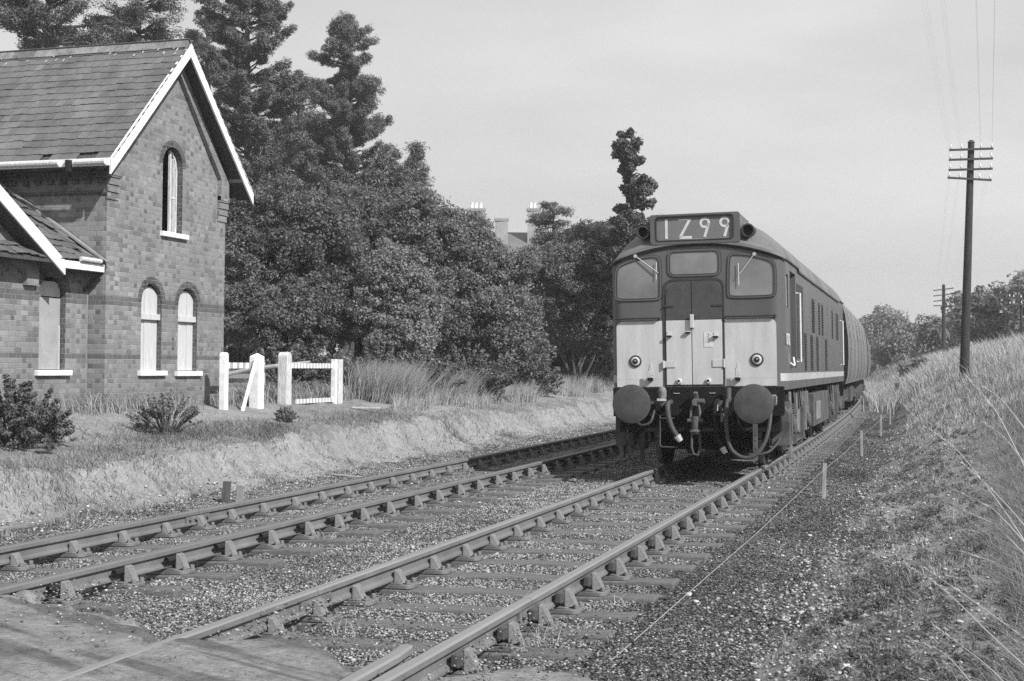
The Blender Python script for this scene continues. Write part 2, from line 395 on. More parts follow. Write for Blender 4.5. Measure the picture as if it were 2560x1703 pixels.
def gz(x, y): return float(gh(np.array([x]), np.array([y]))[0])
xs = np.concatenate([[-400, -250, -150, -100, -70, -50, -40, -32, -26, -22, -19], np.arange(-17, -12, .35), np.arange(-12, 3.01, .085), np.arange(3.3, 8, .4), [9, 11, 14, 18, 24, 32, 45, 70, 120, 200, 400]])
ys = np.concatenate([[-60, -40, -25, -15, -9, -5, -2], np.arange(0, 34, .11), np.arange(34, 60, .3), np.arange(60, 130, 1.5), np.geomspace(132, 900, 30)])
GX, GY = np.meshgrid(xs, ys); GZ = gh(GX, GY)
nx = len(xs); ny = len(ys); idx = np.arange(nx*ny).reshape(ny, nx)
Fg = np.stack([idx[:-1, :-1], idx[:-1, 1:], idx[1:, 1:], idx[1:, :-1]], -1).reshape(-1, 4)
XX = GX-bend(GY)
zn = vnoise(GX, GY, .8, 3)
ball = sm(-9.45, -9.0, XX+zn*.4)*(1-sm(-1.15, -.75, XX+zn*.5))*(1-.9*sm(50, 62, GY+zn*12)*sm(-2.2, -1.6, XX))
bare = np.exp(-((XX+9.72+zn*.5)/.40)**2)*(1.0+1.0*vnoise(GX*0+5, GY, 2.2, 2)+.9*vnoise(GX, GY, .5, 2))
bare = np.maximum(bare, .8*sm(-.05, .25, vnoise(GX+40, GY, 1.3, 3)+.06)*sm(-1.0, -.4, XX)*(1-sm(.9, 2.0, XX)))
bare = np.maximum(bare, .8*sm(-.14, .10, vnoise(GX*.5+90, GY*.35+20, 1.0, 3)+.12*np.exp(-((XX+11.7)/.8)**2))*(1-sm(-10.5, -9.8, XX)))
m, nt, b = newmat('ground'); n = N(nt); c = n.coord('Object')
vor = n.node('ShaderNodeTexVoronoi'); vor.inputs['Scale'].default_value = 26; n.link(c, vor.inputs['Vector'])
vb = n.node('ShaderNodeRGBToBW'); n.link(vor.outputs['Color'], vb.inputs[0])
stone = n.math('MULTIPLY', n.mr(vb.outputs[0], .1, .9, .5, 1.7), n.mr(vor.outputs['Distance'], .0, .55, 1.15, .35))
gr = n.noise(9, 5, c, .7); gr2 = n.noise(45, 4, c, .7); big = n.noise(.7, 4, c)
balc = n.math('MULTIPLY', n.math('MULTIPLY', stone, .19), n.mr(big, .3, .7, .75, 1.25))
turf = n.math('MULTIPLY', n.math('MULTIPLY', n.mr(gr, .3, .7, .6, 1.35), n.mr(gr2, .3, .7, .6, 1.4)), .22)
bar = n.math('MULTIPLY', n.math('MULTIPLY', n.mr(gr, .3, .7, .72, 1.2), n.mr(gr2, .35, .7, .7, 1.2)), .32)
a1 = n.mr(n.math('ADD', n.attr('bare'), n.math('MULTIPLY', n.math('SUBTRACT', gr, .5), .9)), .35, .65, 0, 1)
a2 = n.mr(n.math('ADD', n.attr('ballast'), n.math('MULTIPLY', n.math('SUBTRACT', gr, .5), .6)), .4, .6, 0, 1)
n.link(n.mix(a2, n.mix(a1, turf, bar), balc), b.inputs['Base Color']); b.inputs['Roughness'].default_value = .95; b.inputs['Specular IOR Level'].default_value = .15
hh = n.mix(a2, n.math('ADD', gr2, n.math('MULTIPLY', gr, 2)), n.math('MULTIPLY', vor.outputs['Distance'], -2.0))
n.bump(b, hh, .9, .03); MATS['ground'] = m
gnd = npmesh('ground', np.stack([GX, GY, GZ], -1), Fg, 'ground', smooth=True, attrs={'ballast': ball.ravel(), 'bare': bare.ravel()})
tag(gnd, 'rough ground with dark ballast between the rails, a worn pale bank and dry turf', kind='structure')

# ------------------------------------------------------------------ crossing surface (road across the rails at the lower left)
m, nt, b = newmat('road'); n = N(nt); c = n.coord('Object')
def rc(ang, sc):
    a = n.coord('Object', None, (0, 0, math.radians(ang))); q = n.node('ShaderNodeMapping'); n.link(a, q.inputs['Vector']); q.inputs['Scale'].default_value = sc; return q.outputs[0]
shadow_st = n.noise(1.35, 3, rc(27, (.22, 3.0, 1)), .45, .3)      # streaks of cast shadow painted into the road colour
dirt = n.noise(7, 6, c, .75)
g2 = n.noise(30, 4, c, .7); g1 = n.noise(4, 4, c)
crk = n.noise(1.6, 5, rc(20, (1, 2.5, 1)), .6)
cr = n.mr(n.math('ABSOLUTE', n.math('SUBTRACT', crk, .5)), .0, .008, .45, 1)
col = n.math('MULTIPLY', n.math('MULTIPLY', n.math('MULTIPLY', n.mr(shadow_st, .41, .50, .55, 1.0, True), n.mr(dirt, .35, .65, .72, 1.2)), n.mr(g2, .3, .7, .8, 1.2)), n.math('MULTIPLY', n.mr(g1, .3, .7, .85, 1.12), cr))
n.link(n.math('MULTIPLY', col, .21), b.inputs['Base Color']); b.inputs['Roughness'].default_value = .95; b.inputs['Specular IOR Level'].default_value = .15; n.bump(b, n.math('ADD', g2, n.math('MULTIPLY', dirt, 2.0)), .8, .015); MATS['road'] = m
def slab(name, x0, x1, yedge, y0=1.5, step=.04, top=-.03, lab=''):
    ys_ = np.arange(y0, 8.7, step); xs_ = np.linspace(x0, x1, max(8, int((x1-x0)/.05)))
    A, B = np.meshgrid(xs_, ys_); ye = np.interp(A, *zip(*yedge))+vnoise(A, B*0, .45, 3)*.45
    t = 1-sm(-.20, .08, B-ye+vnoise(A, B, .25, 3)*.5)
    Z = -.30+(top+.30)*t+vnoise(A, B, .5, 3)*.022
    Z = np.minimum(Z, top+.012)
    k = idxs = np.arange(A.size).reshape(A.shape); Fq = np.stack([k[:-1, :-1], k[:-1, 1:], k[1:, 1:], k[1:, :-1]], -1).reshape(-1, 4)
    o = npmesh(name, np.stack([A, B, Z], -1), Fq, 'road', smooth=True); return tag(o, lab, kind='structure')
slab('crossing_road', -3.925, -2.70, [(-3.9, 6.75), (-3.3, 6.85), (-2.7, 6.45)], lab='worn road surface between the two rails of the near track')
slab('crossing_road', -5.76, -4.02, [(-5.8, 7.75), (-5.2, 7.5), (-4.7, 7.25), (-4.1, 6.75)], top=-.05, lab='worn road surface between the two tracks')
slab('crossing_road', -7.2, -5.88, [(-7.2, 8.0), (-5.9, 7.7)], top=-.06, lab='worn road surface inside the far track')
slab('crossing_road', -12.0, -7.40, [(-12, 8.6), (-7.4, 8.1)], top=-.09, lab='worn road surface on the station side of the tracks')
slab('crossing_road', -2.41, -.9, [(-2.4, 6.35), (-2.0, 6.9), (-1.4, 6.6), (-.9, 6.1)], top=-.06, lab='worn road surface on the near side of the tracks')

# ------------------------------------------------------------------ stones
CUBE = np.array([[-1, -1, -1], [1, -1, -1], [1, 1, -1], [-1, 1, -1], [-1, -1, 1], [1, -1, 1], [1, 1, 1], [-1, 1, 1]], float)
CF = np.array([[0, 3, 2, 1], [4, 5, 6, 7], [0, 1, 5, 4], [1, 2, 6, 5], [2, 3, 7, 6], [3, 0, 4, 7]])
def rotm(n_):
    q = rng.normal(size=(n_, 4)); q /= np.linalg.norm(q, axis=1)[:, None]; a, b_, c_, d = q.T
    return np.stack([np.stack([1-2*(c_*c_+d*d), 2*(b_*c_-a*d), 2*(b_*d+a*c_)], -1), np.stack([2*(b_*c_+a*d), 1-2*(b_*b_+d*d), 2*(c_*d-a*b_)], -1), np.stack([2*(b_*d-a*c_), 2*(c_*d+a*b_), 1-2*(b_*b_+c_*c_)], -1)], 1)
def stones(name, X, Y, size, tone, lab, zoff=0.3, mat='stone'):
    n_ = len(X); Z = gh(X, Y); base = CUBE[None]*(1-.45*rng.random((n_, 8, 3)))*np.array([1.2, 1, .8]); base[:, 4:, :2] *= .72
    base *= (size[:, None]*rng.uniform(.55, 1.0, (n_, 3)))[:, None, :]
    Rm = rotm(n_); Rm[:, 2, :] *= .62; V = np.einsum('nij,nkj->nki', Rm, base)+np.stack([X, Y, Z+size*zoff], -1)[:, None, :]
    Fq = (CF[None]+8*np.arange(n_)[:, None, None]).reshape(-1, 4)
    o = npmesh(name, V, Fq, mat, tone=np.repeat(tone, 6)); return tag(o, lab, kind='stuff')
m, nt, b = newmat('stone'); n = N(nt)
n.link(n.math('MULTIPLY', n.math('MULTIPLY', n.math('POWER', n.attr('tone'), 1.5), .52), n.mr(n.noise(60, 3, n.coord('Object')), .3, .7, .75, 1.25)), b.inputs['Base Color'])
b.inputs['Roughness'].default_value = .9; b.inputs['Specular IOR Level'].default_value = .2; MATS['stone'] = m
def scatter(n_, x0, x1, y0, y1, near=1.0):
    t = rng.random(n_)**near; Y = y0*(y1/y0)**t
    return rng.uniform(x0, x1, n_)+bend(Y), Y
X1, Y1 = scatter(330000, -9.1, -1.05, 5.6, 58, .9)
SLP = {}   # sleepers are laid below; stones keep mostly off their tops
def sleeper_rows(ystart, yend, js):
    y = ystart; r_ = []
    while y < yend: r_.append(y); y += .64 if any(abs(y+.38-j) < .39 for j in js) else .765
    return np.array(r_)
RN = sleeper_rows(6.93, 62, [8.35, 26.6, 8.30, 26.6]); RF = sleeper_rows(6.6, 47, [12.6, 30.9, 12.75, 31]); xx_ = X1-bend(Y1)
def on_row(R_, Y): return np.min(np.abs(Y[:, None]-R_[None, R_ < 40]), 1) < .118
on = ((np.abs(xx_+3.215) < 1.28) & on_row(RN, Y1)) | ((np.abs(xx_+6.565) < 1.28) & on_row(RF, Y1))
kp = (np.min(np.abs(xx_[:, None]-np.array([[-7.31, -5.82, -3.96, -2.47]])), 1) > .055) & (Y1 > 6.9+.3*rng.random(len(Y1))) & ~(on & (rng.random(len(X1)) > .16+.5*(vnoise(X1+50, Y1, .4, 2) > .17))); X1 = X1[kp]; Y1 = Y1[kp]
# fewer pale stones in the dark cess to the right, more between sleepers
dk = (X1-bend(Y1)) > -2.05
tn = np.clip(rng.beta(6, 6, len(X1))+np.where(dk, -.2, .0)+vnoise(X1, Y1, 1.3, 2)*.35, .12, 1); tn = np.where(rng.random(len(X1)) < np.where(dk, .008, .03), .92, tn)
big_ = rng.random(len(X1)) < .006
stones('ballast_stones', X1, Y1, np.where(big_, rng.uniform(.014, .024, len(X1)), rng.uniform(.0045, .0115, len(X1)))*(1+.022*Y1), tn, 'loose grey ballast stones lying between and beside the sleepers')
X2 = -.75+np.abs(rng.normal(0, .55, 12000))*np.where(rng.random(12000) < .25, -.5, 1); Y2 = 5.0*(40/5.0)**rng.random(12000); X2 = X2+bend(Y2)+vnoise(Y2, Y2*0, 2.0, 2)*.5
stones('edge_stones', X2, Y2, rng.uniform(.005, .020, len(X2))*np.where(rng.random(len(X2)) < .06, 1.8, 1), np.clip(rng.beta(4, 2.4, len(X2)), .2, 1), 'pale loose stones along the foot of the grassy bank on the right')
X3 = -9.35+rng.normal(0, .28, 2600); Y3 = rng.uniform(9, 44, 2600); X3 = X3+bend(Y3)
stones('bank_stones', X3, Y3, rng.uniform(.008, .028, len(X3)), np.clip(rng.beta(4, 2.0, len(X3)), .2, 1), 'pale clods fallen along the foot of the worn bank on the left')

X4 = rng.uniform(-8.5, -.9, 9000); Y4 = rng.uniform(5.2, 8.2, 9000); kp = (Y4-np.interp(X4, [-8, -5.8, -4.1, -3.9, -2.7, -.9], [8.0, 7.7, 6.7, 6.8, 6.4, 6.2]) > -.35-.6*rng.random(9000)**2) & (np.min(np.abs(X4[:, None]-np.array([[-7.31, -5.82, -3.96, -2.47]])), 1) > .06)
X4 = X4[kp]; Y4 = Y4[kp]; Z4 = rng.uniform(-.10, -.035, len(X4))
_gh = gh; gh = lambda X, Y, rough=True: np.where(np.asarray(Y) < 99, Z4 if np.asarray(X).shape == X4.shape else _gh(X, Y, rough), 0)
stones('crossing_grit', X4, Y4, rng.uniform(.004, .013, len(X4)), np.clip(rng.beta(3, 3, len(X4)), .1, 1), 'small stones and grit spilled on the worn edge of the crossing')
gh = _gh
# ------------------------------------------------------------------ railway tracks
RAILS = {'near': ((-3.96, -.035), (-2.47, 0.0)), 'far': ((-7.31, -.065), (-5.82, -.015))}
def railprof():
    R = [(.033, 0), (.036, -.008), (.036, -.036), (.033, -.041), (.0085, -.047), (.0085, -.104), (.030, -.116), (.033, -.124), (.033, -.138), (.026, -.145)]
    return [(.026, .003), ]+R[1:]+[(-x, z) for x, z in R[::-1][:-1]]+[(-.026, .003)]
def sweep_rail(mb, x0, z0, ya, yb, prof=None, step=2.0, end=None, topmat='rail_top'):
    prof = prof or railprof(); ysr = list(np.arange(ya, yb, step))+[yb]; k = len(prof); vs = []
    for y in ysr:
        bx = float(bend(y)); vs += [(x0+bx+p[0], y, z0+p[1]) for p in prof]
    fs = []
    top = len(prof)-1
    mb.mat('rail_rust'); body = []; tp = []
    for i in range(len(ysr)-1):
        for j in range(k):
            q = (i*k+j, i*k+(j+1) % k, (i+1)*k+(j+1) % k, (i+1)*k+j)
            (tp if j in (k-1, 0, k-2) else body).append(q)
    o = len(mb.v); mb.v += vs
    mb.mat('rail_rust'); 
    for q in body+[tuple(range(k)), tuple(range((len(ysr)-1)*k, len(ysr)*k))]: mb.f.append([o+a for a in q]); mb.m.append(mb.cur); mb.t.append(.5)
    mb.mat(topmat)
    for q in tp: mb.f.append([o+a for a in q]); mb.m.append(mb.cur); mb.t.append(.5)
def chair_mesh(kind, side):
    """cast chair; side=+1: outer jaw and key lie towards +x"""
    mb = MB().mat('cast_iron'); s = side
    mb.prism(rrect(-.19, .19, -.10, .10, .05), 'z', -.190, -.158)
    mb.prism(rrect(-.11, .11, -.085, .085, .03), 'z', -.158, -.147)
    def jaw(x0, x1, h, w0, w1):   # ribbed jaw tapering upward, x0 against rail
        mb.hexa([(x0, -w0, -.150), (x1, -w0*.6, -.155), (x1, w0*.6, -.155), (x0, w0, -.150), (x0, -w1, h), (x0+(x1-x0)*.35, -w1*.8, h-.01), (x0+(x1-x0)*.35, w1*.8, h-.01), (x0, w1, h)])
    jaw(-s*.037, -s*.115, -.052, .062, .050)            # inner jaw grips the web
    jaw(s*.082, s*.165, -.030, .055, .046)              # outer jaw stands off the rail
    for y in (-.062, .062):
        mb.cyl((-s*.150, y, -.160), (-s*.150, y, -.125), .021, .019, 6); mb.cyl((s*.165, y*.9, -.16), (s*.165, y*.9, -.128), .021, .019, 6)
    if kind == 'wood':
        mb.mat('key_wood'); mb.prism([(s*.036, -.112), (s*.080, -.118), (s*.082, -.050), (s*.040, -.044)], 'y', -.125, .075)
    else:
        mb.mat('spring_steel')
        pts = [(s*(.060+.027*math.cos(a)*(1-a/16)), -.03, -.078+.034*math.sin(a)*(1-a/16)) for a in np.linspace(0, 8.2, 16)]
        a = np.array(pts)
        for k in range(len(pts)-1):
            p, q = a[k], a[k+1]
            mb.add([(p[0], -.155, p[2]), (q[0], -.155, q[2]), (q[0], .07, q[2]), (p[0], .07, p[2])], [(0, 1, 2, 3)])
        mb.cyl((s*.058, -.150, -.078), (s*.058, -.02, -.078), .022, .022, 10)
    return mb
def sleeper_mesh():
    mb = MB().mat('sleeper_wood'); pts = []
    for i, x in enumerate(np.linspace(-1.29, 1.29, 9)):
        pts.append([(x, -.127+.006*math.sin(i*2.1), -.30), (x, .127, -.30), (x, .125, -.193+.003*math.sin(i*3.3)), (x, -.124, -.192+.003*math.cos(i*1.7))])
    vs = [q for p in pts for q in p]; fs = []
    for i in range(8):
        for j in range(4): fs.append((i*4+j, i*4+(j+1) % 4, i*4+4+(j+1) % 4, i*4+4+j))
    fs += [(0, 1, 2, 3), (32, 33, 34, 35)]; mb.add(vs, fs); return mb
def fishplate_mesh(side):
    mb = MB().mat('cast_iron')
    for s in (-1, 1):
        mb.prism([(s*.012, -.050), (s*.026, -.048), (s*.028, -.112), (s*.012, -.112)], 'y', -.23, .23)
        for y in (-.17, -.06, .06, .17): mb.cyl((s*.028, y, -.080), (s*.055, y, -.080), .018, n=6)
    return mb
def make_track(key, ystart, yend, kind, lab, joints, phase):
    (xl, zl), (xr, zr) = RAILS[key]; xc = (xl+xr)/2; zc = (zl+zr)/2; tilt = math.atan2(zr-zl, xr-xl)
    root = empty('railway_track', (0, 0, 0), lab, 'railway track', 'tracks')
    for i, (x0, z0) in enumerate(RAILS[key]):
        mb = MB(); y = 1.2
        for j in joints[i]+[150]:
            sweep_rail(mb, x0, z0, y, j-.005, topmat='rail_top' if key == 'near' else 'far_rail_top'); y = j+.005
        rl = mb.build('rail', root, smooth=False)
        for j in joints[i]:
            if j < 34:
                fp = fishplate_mesh(1).build('fishplate', rl); fp.location = (x0+float(bend(j)), j, z0)
    # chairs: key always outside
    wood = {s: None for s in (0, 1)}; first = None; y = ystart; k = 0
    while y < yend:
        if first is None:
            sl = sleeper_mesh().build('sleeper', root, bevel=.012)
            ch = [chair_mesh('wood' if kind == 'wood' else 'spring', sd).build('chair', sl, bevel=.006, loc=(dx, 0, 0)) for sd, dx in ((-1, xl-xc), (1, xr-xc))]
            first = sl
        else: sl = copy_tree(first, root)
        dy = random.uniform(-.02, .02)
        sl.location = (xc+float(bend(y)), y+dy, zc+random.uniform(-.004, .002)); sl.rotation_euler = (0, -tilt, random.uniform(-.012, .012))
        for c_ in sl.children:
            c_.rotation_euler = (0, 0, random.uniform(-.02, .02)); c_.location.y = random.uniform(-.01, .01)
        nj = any(abs(y+.38-j) < .39 for j in joints[0]+joints[1])
        y += .64 if nj else .765; k += 1
    return root
make_track('near', 6.93, 62, 'wood', 'near railway track under the train, its right rail with wooden keys', [[8.35, 26.6], [8.30, 26.6]], 0)
make_track('far', 6.6, 47, 'spring', 'empty railway track beside the bank, nearer the brick station building', [[12.6, 30.9], [12.75, 31]], 0)
# check rail of the crossing
mb = MB(); prof = railprof(); mb.mat('rail_top')
vs = []; k = len(prof); yy = [1.2, 5.9, 6.5, 6.75]; dx = [0, 0, -.012, -.035]
for y, d_ in zip(yy, dx): vs += [(-2.625+d_+p[0], y, -.006+p[1]) for p in prof]
mb.add(vs, [(i*k+j, i*k+(j+1) % k, (i+1)*k+(j+1) % k, (i+1)*k+j) for i in range(3) for j in range(k)]+[tuple(range(k)), tuple(range(3*k, 4*k))])
mb.mat('cast_iron')
for y in (6.42, 6.6): mb.cyl((-2.60, y, -.075), (-2.56, y, -.075), .014, n=6)
tag(mb.build('check_rail', bevel=0), 'short flared check rail inside the right rail at the crossing', 'check rail')
# ------------------------------------------------------------------ station building
bld = empty('station_building', (0, 0, 0), 'two storey brick station building with boarded arched windows and white bargeboards', 'building')
XF = -12.70; Y0, Y1b = 19.0, 22.80; YC = 20.90; ZE = 4.72; ZA = 6.86
XW = -13.02
W1 = arch(20.03, 20.66, 1.285, 2.77); W2 = arch(21.19, 21.84, 1.285, 2.76); W3 = arch(20.63, 21.28, 3.68, 5.17); WW = arch(17.75, 18.41, 1.30, 2.79)
gpk = (YC, ZA)
main_outer = [(Y0, -.2), (Y1b, -.2), (Y1b, 4.76), gpk, (Y0, 4.76)]
mb = MB().mat('brick')
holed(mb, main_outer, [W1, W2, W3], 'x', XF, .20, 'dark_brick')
mb.add([(XF, Y0, -.2), (XF, Y0, 4.76), (-22, Y0, 4.76), (-22, Y0, -.2)], [(0, 1, 2, 3)])
mb.add([(XF, Y1b, -.2), (XF, Y1b, 4.76), (-22, Y1b, 4.76), (-22, Y1b, -.2)], [(0, 1, 2, 3)])
mb.add([(-22, Y0, -.2), (-22, Y1b, -.2), (-22, Y1b, 4.76), (-22, YC, ZA), (-22, Y0, 4.76)], [(0, 1, 2, 3, 4)])
# corbelled kneelers at the eaves
for ya, yb, s in ((Y0-.0, Y0+.30, 1), (Y1b-.30, Y1b, -1)):
    for i in range(4):
        z0 = 4.05+i*.0785*1.5
        o = .02+.018*i
        mb.box(XF+.001, XF+o, (ya-.02 if s > 0 else ya+.04*i*0), (yb if s > 0 else yb+.02), z0, z0+.0785*1.5-.012)
wl = mb.build('brick_wall', bld, recalc=True)
# lower wing wall + its cross gable
mb = MB().mat('brick')
GW = 16.2; HWg = 1.62   # cross gable centre and half width on the eave line
wing_outer = [(10.5, -.2), (18.99, -.2), (18.99, 2.95), (GW+HWg, 2.95), (GW, 3.86), (GW-HWg, 2.95), (10.5, 2.95)]
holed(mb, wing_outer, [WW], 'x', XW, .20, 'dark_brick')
mb.add([(XW, 10.5, -.2), (XW, 10.5, 2.95), (-16, 10.5, 2.95), (-16, 10.5, -.2)], [(0, 1, 2, 3)])
wing = mb.build('wing_wall', bld)
# arch heads of darker rubbed brick, flush bands
def archhead(yc, r, zs, x, nm='arch_head'):
    mb = MB().mat('dark_brick'); n_ = 13
    for i in range(n_):
        a0 = PI*i/n_+.012; a1 = PI*(i+1)/n_-.012; q = []
        for rr, a in ((r+.004, a0), (r+.115, a0), (r+.115, a1), (r+.004, a1)): q.append((yc+rr*math.cos(a), zs+rr*math.sin(a)))
        mb.tone = random.random(); mb.prism(q, 'x', x-.03, x+.006)
    mb.build(nm, bld)
for (ya, yb, zt, x) in ((20.03, 20.66, 2.77, XF), (21.19, 21.84, 2.76, XF), (20.63, 21.28, 5.17, XF), (17.75, 18.41, 2.79, XW)): archhead((ya+yb)/2, (yb-ya)/2, zt-(yb-ya)/2, x)
# room darkness painted as near-black plates behind the openings, with a dark floor
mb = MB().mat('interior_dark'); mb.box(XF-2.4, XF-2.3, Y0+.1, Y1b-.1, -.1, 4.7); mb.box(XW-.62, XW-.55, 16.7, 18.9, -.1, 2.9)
mb.box(XF-2.3, XF-.25, Y0+.12, Y1b-.12, 3.18, 3.24); mb.build('dark_backing', bld)
# windows
def boarded(parent, y0, y1, z0, z1, x, ledge, boards, label):
    mb = MB().mat('boarding'); yc = (y0+y1)/2; r = (y1-y0)/2; xx_ = x-.112
    full = arch(y0+.005, y1-.005, z0, z1-.03, 10)
    ed = np.linspace(y0+.01, y1-.01, boards+1)
    for i in range(boards):
        a, b_ = ed[i]+.004, ed[i+1]-.004
        def top(y): return min(z1-.05, (z1-r)+math.sqrt(max(0, r*r-(y-yc)**2))*.93)
        ta, tm, tb = top(a+.02), top((a+b_)/2), top(b_-.02)
        off = random.uniform(0, .012)
        mb.prism([(a, z0), (b_, z0), (b_, max(z0+.2, tb)), ((a+b_)/2, tm), (a, max(z0+.2, ta))], 'x', xx_, xx_+.022+off)
    w_ = mb.build('window_boarding', parent, bevel=.003); w_['label'] = label
    mb = MB().mat('boarding')
    if ledge: mb.box(xx_+.03, x-.02, y0+.002, y1-.01, ledge, ledge+.10); mb.build('ledge', w_, bevel=.004)
    return w_
boarded(bld, 20.03, 20.66, 1.30, 2.77, XF, 2.16, 3, 'white vertical boards filling the first lower window')
boarded(bld, 21.19, 21.84, 1.30, 2.76, XF, 2.16, 3, 'white vertical boards filling the second lower window')
mb = MB().mat('grey_board'); mb.prism(rrect(17.755, 18.405, 1.32, 2.43, .01), 'x', XW-.115, XW-.10); w_ = mb.build('window_boarding', bld); w_['label'] = 'grey sheet over the wing window below a pale curved top'
mb = MB().mat('grey_board'); mb.box(XW-.10, XW-.09, 17.765, 18.34, 1.32, 1.95); mb.mat('boarding'); mb.box(XW-.10, XW-.08, 18.36, 18.385, 1.32, 2.0); mb.build('sheet', w_)
mb = MB().mat('boarding'); mb.prism([(17.77, 2.445), (18.40, 2.445), (18.39, 2.56), (18.33, 2.655), (18.24, 2.68), (17.92, 2.68), (17.83, 2.655), (17.775, 2.56)], 'x', XW-.12, XW-.095); mb.build('curved_board', w_, bevel=.003)
def sill(y0, y1, z, x): MB().mat('stone_sill'); mb = MB().mat('stone_sill'); mb.box(x-.16, x+.07, y0-.09, y1+.11, z-.085, z); mb.build('window_sill', bld, bevel=.008)
sill(20.03, 20.66, 1.30, XF); sill(21.19, 21.84, 1.29, XF); sill(20.66, 21.30, 3.685, XF); sill(17.75, 18.41, 1.31, XW)
# empty upper window: opened white casement against the right jamb, dark room behind
mb = MB().mat('old_white_paint')
Lp = [(21.03, 3.69), (21.26, 3.69), (21.265, 4.80), (21.22, 4.98), (21.12, 5.10), (21.03, 5.13)]; inn = offset_poly(Lp, -.035); mb.ring(Lp, inn, 'x', XF-.14, XF-.10)
wf = mb.build('window_frame', bld)
mb = MB().mat('old_white_paint'); mb.box(XF-.135, XF-.105, 21.15, 21.165, 3.73, 5.03); mb.box(XF-.132, XF-.108, 21.07, 21.23, 4.3, 4.33)
for yy_ in (21.09, 21.20): mb.box(XF-.13, XF-.11, yy_, yy_+.012, 3.74, 5.0)
mb.build('sash', wf)
mb = MB().mat('lead'); mb.box(XW+.0, XW+.006, 18.968, 18.985, .55, 2.55); mb.build('mortar_fillet', bld)
# ---- main roof of slates (real slates, coursed)
def slate_roof(name, parent, org, du, dv, nu, nv, W, H, th=.012, miss=(), clip=None, jit=.006, labels=None):
    """org = eave corner, du along the eave, dv up the slope (unit vectors)"""
    org = Vector(org); du = Vector(du); dv = Vector(dv); nn = du.cross(dv)
    if nn.z < 0: nn = -nn
    mb = MB().mat('slate')
    for j in range(nv):
        for i in range(-1, nu+1):
            a = (i+(.5 if j % 2 else 0))*W; b_ = a+W*.95; a = max(a, 0); b_ = min(b_, nu*W)
            if b_-a < .02: continue
            v0 = j*H; v1 = v0+H*1.55
            if clip and not clip((a+b_)/2, v0+H*.5): continue
            if (i, j) in miss: continue
            mb.tone = min(1, max(0, random.gauss(.5, .2)))
            dz = random.uniform(-jit, jit); sk = random.uniform(-.004, .004); lift = .014+abs(dz); v0 += random.gauss(0, .009)
            q = []
            for t_ in (0, th):
                for (uu, vv, hh_) in ((a, v0+sk, lift), (b_, v0-sk, lift+dz), (b_, v1, 0), (a, v1, 0)): q.append(org+du*uu+dv*vv+nn*(hh_+t_))
            mb.hexa(q)
    mb.tone = .4
    return mb.build(name, parent)
sl = math.atan2(ZA-4.72, YC-18.78); cs, sn_ = math.cos(sl), math.sin(sl); LEN = (ZA+.10-4.64)/sn_
XO = XF+.36    # roof overhang past the gable wall
nv = int(LEN/.178)+1; H = LEN/nv
roofm = empty('x'); bpy.data.objects.remove(roofm)
def flat(mb, mat, pts): mb.mat(mat)
mb = MB().mat('dark_wood')
for s in (-1, 1):   # roof decks
    e = Vector((0, s*(YC-18.66), 4.62)); 
    a = Vector((XO-.02, YC+s*(YC-18.62)*1.0, 4.60)); b_ = Vector((XO-.02, YC, ZA+.06))
    mb.add([(a.x, a.y, a.z), (-22.3, a.y, a.z), (-22.3, b_.y, b_.z), (b_.x, b_.y, b_.z), (a.x, a.y, a.z-.05), (-22.3, a.y, a.z-.05), (-22.3, b_.y, b_.z-.05), (b_.x, b_.y, b_.z-.05)],
           [(0, 1, 2, 3), (4, 5, 6, 7), (0, 4, 7, 3), (0, 1, 5, 4)])
roof = mb.build('roof', bld)
eY = 18.60; dz_ = ZA+.075-4.60; dy_ = YC-eY; L_ = math.hypot(dy_, dz_)
nv = 17; H = L_/nv; W = .17; nu = int((XO+22.3)/W)
def clipm(a, v):   # ragged verge and a hole near the far end of the ridge
    x = XO-a
    if -17.3 < x < -16.55 and L_-.50 < v < L_-.34: return False
    return True
slate_roof('slates', roof, (XO, eY, 4.60), (-1, 0, 0), (0, dy_/L_, dz_/L_), nu, nv, W, H, clip=clipm, miss={(2, 0), (3, 0), (7, 0)})
slate_roof('slates', roof, (XO, 2*YC-eY, 4.60), (-1, 0, 0), (0, -dy_/L_, dz_/L_), nu, nv, W, H)
mb = MB().mat('ridge_tile'); x = XO-.03
while x > -22.2:
    mb.tone = random.random(); L = .44
    zt = ZA+.12+.004*math.sin(x*3)
    mb.prism([(YC-.15, zt-.13), (YC-.05, zt+.02), (YC+.05, zt+.02), (YC+.15, zt-.13), (YC+.12, zt-.15), (YC, zt-.02), (YC-.12, zt-.15)], 'x', x-L+.015, x)
    x -= L
mb.build('ridge_tiles', roof)
# lead flecks and torn nails along the ridge
mb = MB().mat('old_white_paint')
for k in range(46):
    x = XO-.15-random.random()**1.5*3.6; v = L_-random.random()**2*.32; p = Vector((x, eY+dy_/L_*v, 4.60+dz_/L_*v)); d_ = Vector((random.uniform(-.03, .0), -dy_/L_*.06, -dz_/L_*.06))
    mb.beam(p+Vector((0, -.03, .035)), p+d_+Vector((0, -.03, .035)), .012, .006)
mb.build('lead_tacks', roof)
